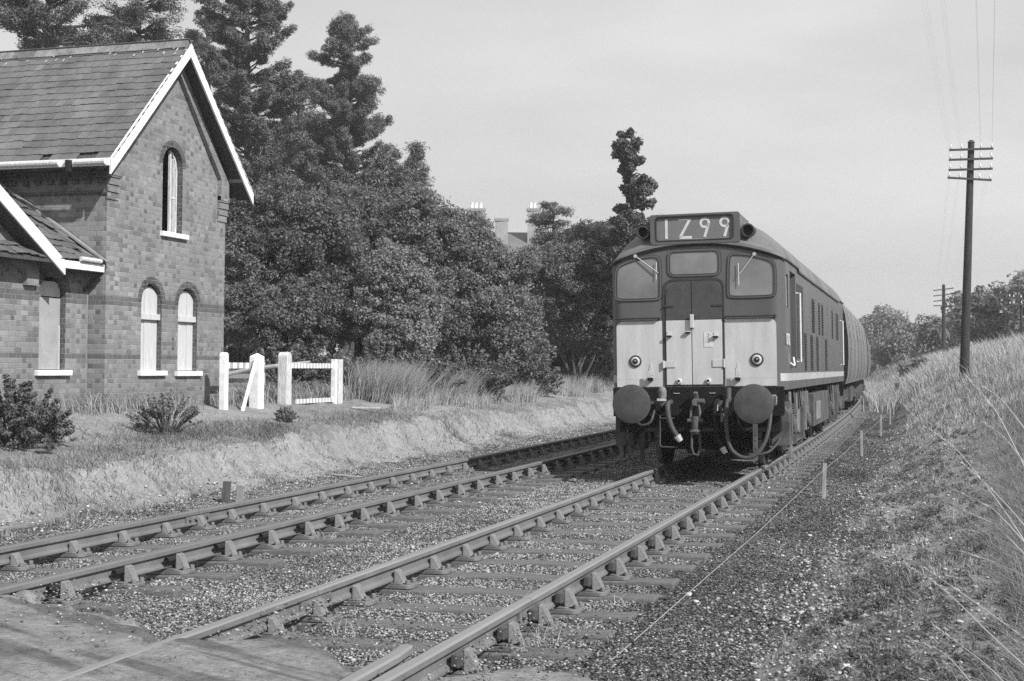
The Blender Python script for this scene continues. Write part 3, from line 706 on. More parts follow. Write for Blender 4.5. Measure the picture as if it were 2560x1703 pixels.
# bargeboards
def barge(name, pts, x0, x1, ht, parent, mat='white_paint', thick_taper=0, bev=.004):
    """board between consecutive points (y,z) lying in the x plane, ht measured downwards from the edge line"""
    mb = MB().mat(mat)
    for (a, b_, ha, hb) in pts:
        a = Vector(a); b_ = Vector(b_); mb.prism([(a.x, a.y), (b_.x, b_.y), (b_.x, b_.y-hb), (a.x, a.y-ha)], 'x', x0, x1)
    return mb.build(name, parent, bevel=bev)
yl, yr = 18.56, 23.22; zt = ZA+.10; ze = 4.60+.02
sl_ = (zt-ze)/(YC-yl)
barge('bargeboard', [((yl, ze), (YC, zt), .25, .25)], XO-.035, XO, .2, bld)
barge('bargeboard', [((YC, zt), (yr, zt-sl_*(yr-YC)), .25, .22)], XO-.035, XO, .2, bld)
# soffit boards and dark inner moulding along the gable
mb = MB().mat('dark_wood')
for s in (-1, 1):
    ya = YC; yb = YC+s*(YC-yl-.03); za = zt-.24; zb = zt-.24-sl_*(YC-yl-.03)
    mb.add([(XO-.04, ya, za+.10), (XO-.04, yb, zb+.10), (XF, yb, zb+.10), (XF, ya, za+.10), (XO-.04, ya, za+.12), (XO-.04, yb, zb+.12), (XF, yb, zb+.12), (XF, ya, za+.12)], [(0, 1, 2, 3), (4, 5, 6, 7), (0, 1, 5, 4)])
mb.build('soffit', bld)
mb = MB().mat('brick')   # brick margin following the gable
for s in (-1, 1):
    pa = (YC, ZA-.19); pb = (YC+s*1.62, ZA-.19-1.62*(ZA-4.76)/(YC-Y0)); pc = (YC+s*1.62, pb[1]-.0)
    mb.prism([(YC, ZA-.03), (YC+s*1.88, ZA-.03-1.88*(ZA-4.76)/(YC-Y0)), (YC+s*1.88, ZA-.35-1.88*(ZA-4.76)/(YC-Y0)), (YC+s*1.60, ZA-.35-1.88*(ZA-4.76)/(YC-Y0)), (YC+s*1.60, ZA-.28-1.60*(ZA-4.76)/(YC-Y0)), (YC, ZA-.28)], 'x', XF+.002, XF+.085)
mb.build('gable_margin', bld)
# purlin end under the right eave and rafter feet
mb = MB().mat('grey_wood'); mb.box(XF+.0, XO-.04, 22.86, 22.98, 4.80, 4.88); mb.build('purlin_end', bld)
mb = MB().mat('white_paint')
mb.box(-22, XO-.0, 18.50, 18.525, 4.50, 4.62); f_ = mb.build('gutter_board', bld, bevel=.003)
mb = MB().mat('old_white_paint'); mb.cyl((-22, 18.475, 4.585), (XO-.9, 18.475, 4.565), .045, n=10); mb.cyl((XO-.6, 18.475, 4.56), (XO-.05, 18.475, 4.56), .045, n=10)
mb.build('gutter', f_)
mb = MB().mat('interior_dark'); mb.cyl((XO-.72, 18.48, 4.60), (XO-.72, 18.48, 4.42), .055, n=10); mb.build('downpipe_outlet', f_)
mb = MB().mat('dark_brick')   # dentil course under the eave on the shaded side
x = XF-.05
while x > -16.5:
    mb.tone = random.random(); mb.box(x-.11, x, Y0-.055, Y0, 4.30, 4.37); x -= .235
mb.box(-20, XF-.0, Y0-.03, Y0, 4.37, 4.50); mb.box(-20, XF-.0, Y0-.02, Y0, 4.12, 4.18); mb.build('dentil_course', bld)
# ---- wing roof: slope rising away from the track, ending against the main wall
exw = XW+.36; ez = 2.98; s2 = .66; lw = 1.0/math.hypot(1, s2)
mb = MB().mat('dark_wood'); mb.add([(exw, 10.4, ez-.01), (exw, 18.97, ez-.01), (exw-2.5, 18.97, ez-.01+2.5*s2), (exw-2.5, 10.4, ez-.01+2.5*s2), (exw, 10.4, ez-.06), (exw, 18.97, ez-.06), (exw-2.5, 18.97, ez-.06+2.5*s2), (exw-2.5, 10.4, ez-.06+2.5*s2)], [(0, 1, 2, 3), (4, 5, 6, 7), (0, 1, 5, 4)])
wr = mb.build('roof', bld); wr['label'] = 'broken slate roof of the lower wing'
def clipw(a, v):
    y = 10.4+a
    return True
wmiss = set((random.randint(41, 49), random.randint(1, 7)) for _ in range(16))
slate_roof('slates', wr, (exw, 10.4, ez), (0, 1, 0), (-lw, 0, lw*s2), int(8.52/.17), 15, .1705, .20, miss=wmiss, jit=.022)
mb = MB().mat('lead'); mb.beam((exw+.02, 18.93, ez+.045), (exw-2.5, 18.93, ez+.045+2.5*s2), .09, .03); mb.build('verge_flashing', wr)
mb = MB().mat('white_paint'); mb.box(exw-.01, exw+.025, GW+HWg-.12, 18.86, ez-.12, ez+.0); wf2 = mb.build('fascia', bld, bevel=.003)
mb = MB().mat('old_white_paint'); mb.cyl((exw+.05, 18.2, ez+.045), (exw+.05, 18.72, ez+.04), .038, n=10); mb.mat('black_rubber'); mb.cyl((exw+.05, 18.72, ez+.04), (exw+.05, 18.80, ez+.035), .04, n=10); mb.build('gutter', wf2)
mb = MB().mat('dark_wood'); mb.box(XW, exw-.01, GW+HWg-.1, 18.93, ez-.13, ez-.10); mb.beam((XW+.01, 18.86, ez-.42), (exw-.02, 18.86, ez-.12), .03, .05); mb.build('eave_soffit', bld)
# cross gable of the wing
xg = exw+.03; sg_ = .60; gy = GW+HWg+.02; gzt = ez+.02+sg_*(gy-GW)
barge('bargeboard', [((GW, gzt), (gy, ez-.01), .22, .22)], xg-.035, xg, .2, bld); barge('bargeboard', [((2*GW-gy, ez-.01), (GW, gzt), .22, .22)], xg-.035, xg, .2, bld)
mb = MB().mat('dark_wood')
for s in (-1, 1):
    q = [(xg-.04, GW, gzt-.02), (xg-.04, GW+s*(gy-GW), ez-.03), (xg-.9, GW+s*(gy-GW)*.45, gzt-.02-sg_*(gy-GW)*.45), (xg-1.6, GW, gzt-.02)]
    mb.add(q+[(a, b_, c_-.05) for a, b_, c_ in q], [(0, 1, 2, 3), (4, 5, 6, 7), (0, 1, 5, 4)])
    q = [(xg-.04, GW, gzt-.24), (xg-.04, GW+s*(gy-GW), ez-.25), (XW, GW+s*(gy-GW), ez-.25), (XW, GW, gzt-.24)]
    mb.add(q+[(a, b_, c_+.02) for a, b_, c_ in q], [(0, 1, 2, 3), (4, 5, 6, 7), (0, 1, 5, 4)])
mb.build('gable_roof', bld)
mb = MB().mat('brick')
for s in (-1, 1):
    ya = GW; yb = GW+s*1.42
    mb.prism([(GW, 3.72), (yb, 3.72-.6*1.42), (yb, 2.58), (GW+s*1.14, 2.58), (GW+s*1.14, 2.74), (GW, 3.46)], 'x', XW+.002, XW+.085)
mb.build('gable_margin', bld)
# ------------------------------------------------------------------ locomotive
LW = 1.25; LR = .2; LL = 14.3
loco = empty('locomotive', (-3.27, 19.5, -.0175), 'dark diesel locomotive with pale lower front and 1Z99 headcode box', 'locomotive')
loco.rotation_euler = (0, -.0236, .009)
def fy(x, w_=LW, r=LR):          # plan of the cab front: y of the face at x
    a = abs(x)-(w_-r)
    return 0 if a <= 0 else r*(1-math.sqrt(max(0, 1-(a/r)**2)))
def zc(x): return 2.965+.265*(1-(min(abs(x), LW)/LW)**2)**.9   # curved top of the cab front
def zr(x): return 2.96+.69*(max(0, 1-(abs(x)/LW)**2.3))**.62      # main roof section
fx = lambda x: x*1.01+.022
px = [-LW]+[-(LW-LR)-LR*math.sin(PI/2*i/5) for i in range(4, -1, -1)]+[-.9, -.6, -.3, 0, .3, .6, .9]+[(LW-LR)+LR*math.sin(PI/2*i/5) for i in range(0, 5)]+[LW]
px = sorted(set(round(x, 4) for x in px))
ZB = 1.14
mb = MB().mat('loco_green')
for s in (0, 1):   # the two ends
    k = len(px); yo = (lambda x: fy(x)) if s == 0 else (lambda x: LL-fy(x))
    mb.add([(x, yo(x), ZB) for x in px]+[(x, yo(x), zc(x) if abs(x) < LW-.001 else 2.965) for x in px], [(i, i+1, k+i+1, k+i) for i in range(k-1)])
# sides with door and window openings
SH = [[(.80, 1.45), (1.68, 1.45), (1.68, 2.86), (.80, 2.86)], rrect(.22, .50, 2.30, 2.78, .04, 3)]
for s in (1, -1):
    holed(mb, [(LR, ZB), (LL-LR, ZB), (LL-LR, 2.965), (LR, 2.965)], SH, 'x', s*LW, s*.10)
mb.add([(-LW, LR, ZB), (LW, LR, ZB), (LW, LL-LR, ZB), (-LW, LL-LR, ZB)], [(0, 1, 2, 3)])
body = mb.build('body', loco, smooth=True)
mb = MB().mat('loco_dark')    # inside of the door recess, door leaf standing back
for s in (1, -1):
    mb.box(*(sorted((s*(LW-.12), s*(LW-.10)))), .78, 1.70, 1.43, 2.88)
    mb.box(*(sorted((s*(LW-.12), s*(LW-.095)))), .2, .52, 2.28, 2.80)
mb.mat('loco_green'); mb.box(LW-.10, LW-.07, 1.12, 1.66, 1.47, 2.84); mb.mat('seal_grey'); mb.box(LW-.07, LW-.065, 1.2, 1.58, 2.25, 2.75)
dr = mb.build('cab_door', body)
mb = MB().mat('seal_grey')     # drop light frames, catch and the shut window beside it
mb.box(LW-.09, LW+.004, .785, .815, 1.45, 2.86); mb.box(LW-.06, LW-.03, .84, 1.08, 2.20, 2.28)
mb.mat('interior_dark'); mb.box(LW-.09, LW-.06, .83, 1.08, 2.30, 2.84); mb.build('door_frame', body)
mb = MB().mat('letter_white'); mb.box(LW, LW+.004, .16, .20, 2.32, 2.74); mb.build('window_edge', body)
# roof
mb = MB().mat('loco_roof'); S = [-1, -.97, -.92, -.84, -.74, -.62, -.5, -.36, -.2, 0, .2, .36, .5, .62, .74, .84, .92, .97, 1]
rows = []
for (t, dy, r2) in ((0, .012, 0), (.0, -.045, 0), (.12, -.04, 0), (.35, .08, 1), (.7, .22, 1), (1, .42, 1)):
    row = []
    for s in S:
        x = s*LW; z = zc(x)+.012 if abs(s) < 1 else 2.975
        if (t, dy) == (0, .012): row.append((x, fy(x)+.012, z-.03)); continue
        zz = z+(max(zr(x), z+.0)-z)*min(1, t*1.05)
        row.append((x*(1.012 if t < .5 else 1.004), fy(x)*(1-t)+dy+fy(x)*t*.9, zz))
    rows.append(row)
for y in np.linspace(.8, LL-.5, 14): rows.append([(s*LW*1.004, y, max(zr(s*LW), 2.965)) for s in S])
for (t, dy) in ((.7, .22), (.35, .08), (0, -.04)):
    rows.append([(s*LW*1.006, LL-fy(s*LW)-dy, (zc(s*LW) if abs(s) < 1 else 2.975)+(max(zr(s*LW), zc(s*LW))-(zc(s*LW) if abs(s) < 1 else 2.975))*t) for s in S])
k = len(S); vs = [p for r in rows for p in r]
mb.add(vs, [(i*k+j, i*k+j+1, (i+1)*k+j+1, (i+1)*k+j) for i in range(len(rows)-1) for j in range(k-1)])
roof_ = mb.build('roof', loco, smooth=True)
mb = MB().mat('loco_roof')
for s in (1, -1):     # gutter lip stepping down behind the cab, roof hatches and exhaust
    mb.tube([(s*(LW+.012), .16, 2.985), (s*(LW+.018), 1.95, 2.985), (s*(LW+.018), 2.10, 2.93), (s*(LW+.018), LL-2.1, 2.93), (s*(LW+.018), LL-1.9, 2.985), (s*(LW+.012), LL-.2, 2.985)], .017, 6)
mb.build('cantrail', roof_)
mb = MB().mat('black_rubber')
pts = [(x, fy(x)-.016, zc(x)-.018) for x in np.linspace(-LW+.01, LW-.01, 26)]; mb.tube(pts, .011, 6); mb.build('front_gutter', roof_)
mb = MB().mat('loco_roof'); mb.box(-.42, .42, 3.2, 5.0, 3.60, 3.665); mb.box(-.5, .5, 8.2, 10.6, 3.58, 3.66); mb.cyl((0, 6.5, 3.6), (0, 6.5, 3.68), .28, n=20)
mb.build('roof_hatches', roof_, bevel=.02)
# pale lower panel and doors
def plate(name, poly, y0_, y1_, mat, parent, bevel=0):
    mb = MB().mat(mat); mb.prism(poly, 'y', y0_, y1_); return mb.build(name, parent, bevel=bevel)
XL, XR = fx(-1.17), fx(1.092); DL, DR, DM = fx(-.455), fx(.348), fx(-.085)
plate('lower_panel', rrect(XL, XR, 1.20, 2.145, .09, 5, (.005, .005, .09, .09)), -.004, .01, 'loco_panel', body)
mb = MB().mat('loco_panel')
for a, b_ in ((DL+.006, DM-.006), (DM+.006, DR-.006)): mb.box(a, b_, -.024, -.004, 1.225, 2.145)
nd = mb.build('gangway_door', body, bevel=.004)
mb = MB().mat('seal_grey')
mb.prism([(DL+.006, 2.149), (DM-.006, 2.149), (DM-.006, 2.70), (DL+.16, 2.70), (DL+.09, 2.675), (DL+.04, 2.62), (DL+.006, 2.52)], 'y', -.024, 0)
mb.prism([(DM+.006, 2.149), (DR-.006, 2.149), (DR-.006, 2.60), (DR-.03, 2.66), (DR-.08, 2.69), (DR-.14, 2.70), (DM+.006, 2.70)], 'y', -.024, 0)
gd = mb.build('gangway_door', body, bevel=.004); gd['label'] = 'dark upper half of the gangway doors'
mb = MB().mat('loco_dark'); mb.ring(rrect(DL-.045, DR+.03, 1.205, 2.74, .14, 5, (.005, .005, .12, .16)), rrect(DL-.0, DR+.0, 1.22, 2.71, .12, 5, (.004, .004, .10, .14)), 'y', -.010, .0)
mb.box(DM-.006, DM+.006, -.012, 0, 1.2, 2.7); mb.build('door_frame', body)
for x0, x1, z0, z1, mt in ((fx(-.49), fx(-.32), 1.475, 1.565, 'loco_panel'), (fx(.206), fx(.367), 1.475, 1.575, 'loco_panel'), (fx(-.478), fx(-.34), 2.34, 2.365, 'loco_dark'), (fx(.206), fx(.352), 2.335, 2.36, 'loco_dark')):
    mb = MB().mat(mt); mb.box(x0, x1, -.036, -.02, z0, z1)
    if mt == 'loco_panel': mb.cyl(((x0 if x0 < 0 else x1), -.034, z0-.01), ((x0 if x0 < 0 else x1), -.034, z1+.01), .014, n=8)
    mb.build('hinge', nd)
# door handle, lamp irons
mb = MB().mat('loco_panel'); mb.box(fx(-.10), fx(-.045), -.075, -.05, 2.03, 2.225); mb.cyl((fx(-.072), -.05, 2.06), (fx(-.072), -.02, 2.06), .02, n=8); mb.mat('loco_dark'); mb.box(fx(-.095), fx(-.05), -.08, -.05, 2.01, 2.035); mb.build('door_handle', nd, bevel=.008)
for (x, z, mt) in ((-.402, 1.965, 'a'), (.257, 1.945, 'a'), (-.133, 2.01, 'b'), (-.679, 1.40, 'c'), (.557, 1.39, 'c')):
    mb = MB().mat('loco_panel'); x = fx(x)
    if mt == 'c':
        mb.prism([(x-.035, z-.03), (x+.035, z-.03), (x+.03, z+.06), (x, z+.14), (x-.03, z+.06)], 'y', -.012, .0); mb.box(x-.03, x+.03, -.09, -.01, z-.07, z-.05); mb.box(x-.028, x+.028, -.09, -.082, z-.05, z+.03)
        mb.mat('loco_black'); mb.box(x-.032, x+.032, -.085, -.005, z-.115, z-.068)
    else:
        mb.box(x-.03, x+.03, -.035, -.022, z-.03, z+.07 if mt == 'b' else z+.02); mb.box(x-.035, x+.035, -.075, -.03, z-.035, z-.022)
        mb.mat('loco_black'); mb.box(x-.035, x+.035, -.072, -.026, z-.055, z-.037)
    mb.build('lamp_iron', body, bevel=.003)
for x, r_ in ((-.898, .088), (.822, .092)):
    mb = MB().mat('loco_dark'); x = fx(x); z = 1.57
    mb.lathe([(r_, 0), (r_, .018), (r_-.014, .024), (r_-.018, .012)], (x, -.002, z), (0, -1, 0), 28)
    mb.mat('loco_panel'); mb.lathe([(r_-.02, .0), (r_-.024, .016), (.055, .020), (.045, .024)], (x, -.006, z), (0, -1, 0), 24)
    mb.mat('glass'); mb.lathe([(.040, 0), (.040, .012), (.032, .022), (.015, .028)], (x, -.022, z), (0, -1, 0), 20); mb.mat('bright_metal'); mb.lathe([(.012, 0), (.008, .006)], (x+.004, -.048, z+.006), (0, -1, 0), 10)
    mb.build('marker_light', body)
for x in (fx(-.272), fx(.141)):
    mb = MB().mat('loco_panel'); mb.lathe([(.042, 0), (.044, .02), (.03, .035)], (x, -.02, 1.272), (0, -1, 0), 16); mb.mat('loco_black'); mb.lathe([(.018, 0), (.016, .018)], (x, -.048, 1.280), (0, -1, 0), 12); mb.build('socket', body)
mb = MB().mat('letter_white'); mb.box(fx(.086), fx(.214), -.029, -.024, 1.757, 1.965)
nt_ = mb.build('notice', nd)
mb = MB().mat('loco_roof')
for (x, z, sx, sz) in ((.150, 1.945, .012, .018), (.158, 1.925, .010, .02), (.146, 1.90, .014, .014), (.160, 1.882, .016, .016), (.148, 1.866, .02, .008), (.15, 1.84, .05, .006), (.15, 1.82, .04, .005)): mb.box(fx(x)-sx/2, fx(x)+sx/2, -.0305, -.0288, z-sz/2, z+sz/2)
mb.build('faded_print', nt_)
# horizontal rails below the windows
for x0, x1 in ((fx(-1.19), fx(-.54)), (fx(.399), fx(1.091))):
    mb = MB().mat('loco_dark'); mb.tube([(x0, -.002, 2.185), (x0, -.05, 2.185), (x1, -.05, 2.185), (x1, -.002, 2.185)], .013, 8); mb.mat('seal_grey'); mb.box(x0, x1, -.012, 0, 2.15, 2.162); mb.build('handrail', body)
# riveted seam and side stripe
mb = MB().mat('loco_panel')
for i in range(19):
    for (a, b_) in ((fx(.40), fx(1.06)), (fx(-1.14), fx(-.5))):
        x = a+(b_-a)*i/18; mb.box(x-.004, x+.004, -.008, -.003, 1.312, 1.320)
mb.build('rivets', body)
mb = MB().mat('loco_stripe')
for s in (1, -1):
    k0 = [(s*(XR+.002 if s > 0 else -XL+.002), 0)]
    pp = [(s*x, fy(x)) for x in px if x >= (XR+.002)]; q = [(p[0]+s*.004*(1 if abs(p[0]) > LW-.05 else .3), p[1]-.004*(0 if abs(p[0]) > LW-.01 else 1)) for p in pp]+[(s*(LW+.004), LL-.3)]
    for i in range(len(q)-1): mb.add([(q[i][0], q[i][1], 1.262), (q[i+1][0], q[i+1][1], 1.262), (q[i+1][0], q[i+1][1], 1.372), (q[i][0], q[i][1], 1.372)], [(0, 1, 2, 3)])
mb.build('side_stripe', body)
# windscreens
wins = {'L': [(-1.125, 2.47), (-.56, 2.47), (-.535, 2.50), (-.535, 3.00), (-.57, 3.05), (-.64, 3.06), (-.80, 3.045), (-1.00, 2.985), (-1.10, 2.94), (-1.15, 2.88), (-1.16, 2.51)],
        'C': rrect(-.385, .31, 2.80, 3.125, .07, 5),
        'R': [(.47, 2.47), (1.045, 2.47), (1.075, 2.51), (1.078, 2.86), (1.045, 2.93), (.98, 2.965), (.80, 3.02), (.60, 3.055), (.50, 3.055), (.465, 3.01), (.45, 2.51)]}
for kk, poly in wins.items():
    poly = [(fx(x), z) for x, z in poly]
    def rnd(poly, it=2):
        for _ in range(it):
            q = []
            for i in range(len(poly)):
                a = Vector(poly[i]); b_ = Vector(poly[(i+1) % len(poly)]); q += [tuple(a.lerp(b_, .22)), tuple(a.lerp(b_, .78))]
            poly = q
        return poly
    poly = rnd(poly)
    o1 = offset_poly(poly, .030); o2 = offset_poly(poly, .052)
    plate('windscreen', poly, -.006, .0, 'cab_glass', body)
    mb = MB().mat('loco_green'); mb.ring(o1, poly, 'y', -.018, 0); mb.mat('black_rubber'); mb.ring(offset_poly(poly, .006), offset_poly(poly, -.004), 'y', -.0205, -.002); mb.ring(offset_poly(poly, .036), o1, 'y', -.014, 0); mb.build('window_frame', body)
for (a, b_, c0, c1) in (((-.875, 3.087), (-.545, 2.832), (-.571, 2.99), (-.577, 2.74)), ((.811, 3.055), (.575, 2.744), (.586, 2.935), (.590, 2.62))):
    mb = MB().mat('loco_stripe'); mb.tube([(fx(a[0]), -.03, a[1]), (fx(b_[0]), -.045, b_[1])], .008, 6); mb.cyl((fx(a[0]), -.0, a[1]), (fx(a[0]), -.04, a[1]), .026, n=10); mb.mat('handrail_white'); mb.tube([(fx(c0[0]), -.034, c0[1]), (fx(c1[0]), -.034, c1[1])], .006, 6); mb.build('wiper', body)
# headcode box and horns
HX0, HX1, HZ0, HZ1 = fx(-.65), fx(.62), 3.235, 3.665
mb = MB().mat('loco_green')
pl = rrect(HX0, HX1, HZ0, HZ1, .06, 4, (.06, .02, .04, .02)); k = len(pl)
vs = [(x, -.05, z) for x, z in pl]+[(x, 1.0, min(z, 3.63)) for x, z in pl]
inner = rrect(fx(-.57), fx(.525), 3.285, 3.632, .045, 4); vs2 = [(x, -.05, z) for x, z in inner]+[(x, -.02, z) for x, z in inner]
mb.add(vs, [(i, (i+1) % k, k+(i+1) % k, k+i) for i in range(k)])
mb.add([(x, -.05, z) for x, z in pl]+vs2, [(i, (i+1) % k, k+(i+1) % k, k+i) for i in range(k)]+[(k+i, k+(i+1) % k, 2*k+(i+1) % k, 2*k+i) for i in range(k)])
hb = mb.build('headcode_box', loco)
mb = MB().mat('black_rubber'); mb.ring(offset_poly(inner, .008), offset_poly(inner, -.008), 'y', -.056, -.03); mb.build('window_seal', hb)
mb = MB().mat('headcode_blind'); mb.prism(offset_poly(inner, .001), 'y', -.022, -.018); mb.build('blind', hb)
mb = MB().mat('letter_white'); yl0, yl1 = -.026, -.0215
def bar(a, b_, w_=.038):
    a = Vector((fx(a[0]), 0, a[1])); b_ = Vector((fx(b_[0]), 0, b_[1])); d = (b_-a).normalized(); n_ = Vector((-d.z, 0, d.x))*w_/2
    q = [a+n_, b_+n_, b_-n_, a-n_]; mb.prism([(p.x, p.z) for p in q], 'y', yl0, yl1)
bar((-.422, 3.315), (-.422, 3.60)); mb.build('headcode_character', hb); mb = MB().mat('letter_white'); bar((-.245, 3.583), (-.075, 3.583), .016); bar((-.085, 3.588), (-.225, 3.335)); bar((-.235, 3.327), (-.060, 3.327)); mb.build('headcode_character', hb)
for cx in (.125, .405):
    mb = MB().mat('letter_white'); mb.ring(circ(fx(cx), 3.525, .076, 24), circ(fx(cx), 3.525, .041, 24), 'y', yl0, yl1); bar((cx+.055, 3.515), (cx-.005, 3.322)); mb.build('headcode_character', hb)
for x, z in ((-.765, 3.425), (.725, 3.395)):
    mb = MB().mat('loco_dark'); x = fx(x); mb.lathe([(.085, -.35), (.085, 0), (.098, .03), (.098, .045), (.078, .048), (.070, .02), (.066, -.02)], (x, .02, z), (0, -1, 0), 26); mb.mat('interior_dark'); mb.lathe([(.066, 0), (.05, .004)], (x, .035, z), (0, -1, 0), 20)
    mb.build('horn', roof_)
# side features (only real recesses and proud strips)
for s in (1, -1):
    def sbox(mb, y0_, y1_, z0, z1, t0=.0, t1=.006): mb.box(*sorted((s*(LW+t0-.004), s*(LW+t1))), y0_, y1_, z0, z1)
    mb = MB().mat('loco_dark'); sbox(mb, 1.85, 2.95, 1.60, 2.74); mb.build('side_panel', body)
    mb = MB().mat('black_rubber')
    for (a, b_) in ((4.75, 5.3), (6.25, 6.6), (7.05, 7.45), (9.95, 10.3), (11.3, 12.2)):
        sbox(mb, a, b_, 2.06, 2.65, .0, .004)
    for (a, b_) in ((3.12, 3.5), (4.35, 4.85), (5.65, 6.1), (7.85, 8.4)): sbox(mb, a, b_, 1.40, 2.01, 0, .004)
    mb.mat('loco_dark')
    for (a, b_, c0, c1) in ((4.75, 5.3, 2.06, 2.65), (6.25, 6.6, 2.06, 2.65), (7.05, 7.45, 2.06, 2.65), (9.95, 10.3, 2.06, 2.65), (3.12, 3.5, 1.4, 2.01), (4.35, 4.85, 1.4, 2.01), (5.65, 6.1, 1.4, 2.01), (7.85, 8.4, 1.4, 2.01)):
        z = c0+.03
        while z < c1-.03: mb.obox((s*(LW+.008), (a+b_)/2, z), (.018, b_-a-.03, .006), Matrix.Rotation(s*.6, 3, 'Y')); z += .045
    mb.build('louvres', body)
    for (y, z0, z1) in ((.72, 1.50, 1.56), (1.74, 1.54, 2.58), (LL-1.35, 1.52, 2.53)):
        mb = MB().mat('handrail_white')
        if z1-z0 > .2: mb.tube([(s*LW, y, z0), (s*(LW+.06), y, z0), (s*(LW+.06), y, z1), (s*LW, y, z1)], .016, 8)
        else: mb.tube([(s*LW, y-.1, z0+.02), (s*(LW+.05), y-.08, z0-.02), (s*(LW+.05), y+.06, z0-.01), (s*(LW+.03), y+.1, z0+.1)], .015, 8)
        mb.build('handrail', body)
    mb = MB().mat('loco_roof'); sbox(mb, .22, .55, 1.52, 1.66, 0, .01); sbox(mb, 8.7, 8.85, 2.50, 2.66, 0, .01); sbox(mb, 9.2, 9.3, 1.9, 1.95, 0, .01); mb.build('footstep_cover', body)
tcv = bpy.data.curves.new('number_text', 'FONT'); tcv.body = 'D5182'; tcv.size = .235; tcv.extrude = .002; tcv.align_x = 'LEFT'
to = bpy.data.objects.new('tmp', tcv); COL.objects.link(to); dg = bpy.context.evaluated_depsgraph_get(); me = bpy.data.meshes.new_from_object(to.evaluated_get(dg)); bpy.data.objects.remove(to)
me.materials.clear(); me.materials.append(MATS['letter_white']); no = bpy.data.objects.new('number', me); COL.objects.link(no); no.parent = body
no.matrix_local = Matrix(((0, 0, 1, LW+.003), (.82, 0, 0, .11), (0, 1, 0, 1.775), (0, 0, 0, 1)))
mb = MB().mat('seal_grey'); mb.box(.0, .004, .0, .0, 0, 0) if False else None
# ---- buffer beam, buffers, couplings, pipes
mb = MB().mat('loco_black'); mb.box(-1.22, 1.22, -.02, .06, .78, 1.19); mb.box(-1.15, 1.15, .1, 1.0, .55, 1.1); mb.box(-.95, .95, .02, LL-.02, .95, 1.12)
mb.box(-1.22, 1.22, LL-.05, LL+.02, .78, 1.19); bb = mb.build('buffer_beam', loco, bevel=.006)
for x, z in ((-.845, .97), (.835, .96)):
    mb = MB().mat('buffer_face'); mb.lathe([(.262, -.028), (.272, -.018), (.272, -.006), (.24, .004), (.15, .014), (.05, .018)], (fx(x), -.60, z), (0, -1, 0), 48)
    mb.mat('loco_black'); mb.lathe([(.14, 0), (.14, .2), (.10, .22), (.10, .58)], (fx(x), 0, z), (0, -1, 0), 20); mb.build('buffer', loco, smooth=True)
    mb = MB().mat('loco_black'); mb.lathe([(.262, -.028), (.272, -.018), (.272, -.006), (.24, .004)], (fx(x), LL+.6, z), (0, 1, 0), 30); mb.lathe([(.14, 0), (.14, .2), (.10, .22), (.10, .58)], (fx(x), LL, z), (0, 1, 0), 20); mb.build('buffer', loco, smooth=True)
def hose(pts, r, mt='hose_grey', nm='hose', ends=True, par=None):
    # smooth the path
    P_ = [Vector(p) for p in pts]; q = []
    for i in range(len(P_)-1):
        p0 = P_[max(i-1, 0)]; p1 = P_[i]; p2 = P_[i+1]; p3 = P_[min(i+2, len(P_)-1)]
        for t in np.linspace(0, 1, 6)[:-1]: q.append(.5*((2*p1)+(-p0+p2)*t+(2*p0-5*p1+4*p2-p3)*t*t+(-p0+3*p1-3*p2+p3)*t**3))
    q.append(P_[-1]); mb = MB().mat(mt); mb.tube(q, r, 8)
    if ends: mb.mat('bright_metal'); d = (q[-1]-q[-2]).normalized(); mb.cyl(q[-1]-d*.02, q[-1]+d*.07, r*1.5, r*1.1, 10)
    return mb.build(nm, par or loco, smooth=True)
yF = -.32
hose([(-.37, -.05, .98), (-.36, yF-.05, .95), (-.34, yF-.10, .78), (-.29, yF-.10, .62), (-.22, yF-.08, .50)], .036)           # fat brake hose
hose([(.31, -.05, 1.0), (.31, yF, .98), (.30, yF-.06, .80), (.31, yF-.05, .60), (.34, yF, .45), (.40, yF, .33)], .030, 'loco_black')
hose([(.47, -.05, 1.02), (.46, yF, .95), (.46, yF-.05, .60), (.52, yF-.08, .34), (.68, yF-.1, .22), (.85, yF-.1, .25), (.98, yF-.06, .42), (1.04, yF, .65), (1.05, yF+.1, .84)], .028, ends=False)
hose([(.60, -.05, .85), (.62, yF, .70), (.70, yF, .60), (.80, yF, .62)], .016, 'black_rubber', ends=False)
hose([(-.60, -.1, .88), (-.57, yF-.05, .80), (-.61, yF-.1, .70), (-.72, yF-.1, .665), (-.80, yF-.05, .70)], .018, ends=False)
hose([(1.12, .3, .45), (1.08, .1, .36), (1.0, -.1, .28), (.85, -.15, .24), (.72, -.15, .25)], .017, ends=False)
hose([(-1.0, -.1, .60), (-.98, -.2, .30), (-.90, -.2, .16), (-.72, -.15, .12)], .013, 'loco_black', ends=False)
mb = MB().mat('bogie_pale')     # multiple-working box and cocks on the beam
mb.lathe([(.055, 0), (.062, .09), (.05, .13), (.03, .15)], (-.47, -.16, 1.05), (0, -.25, 1), 14); mb.mat('bright_metal'); mb.box(-.53, -.41, -.28, -.20, 1.00, 1.035)
mb.mat('bogie_grime'); mb.lathe([(.05, 0), (.055, .07)], (-.47, -.2, .93), (0, -.2, 1), 12); mb.box(-.64, -.55, -.16, -.06, .95, 1.0); mb.build('air_cock', bb, smooth=True)
mb = MB().mat('bogie_grime'); mb.box(.29, .37, -.22, -.06, .86, 1.0); mb.mat('bright_metal'); mb.lathe([(.026, 0), (.03, .09)], (.31, yF, .86), (0, 0, 1), 12); mb.mat('bogie_pale'); mb.lathe([(.02, 0), (.026, .12)], (.38, yF+.05, .70), (.1, 0, 1), 10); mb.build('air_cock', bb, smooth=True)
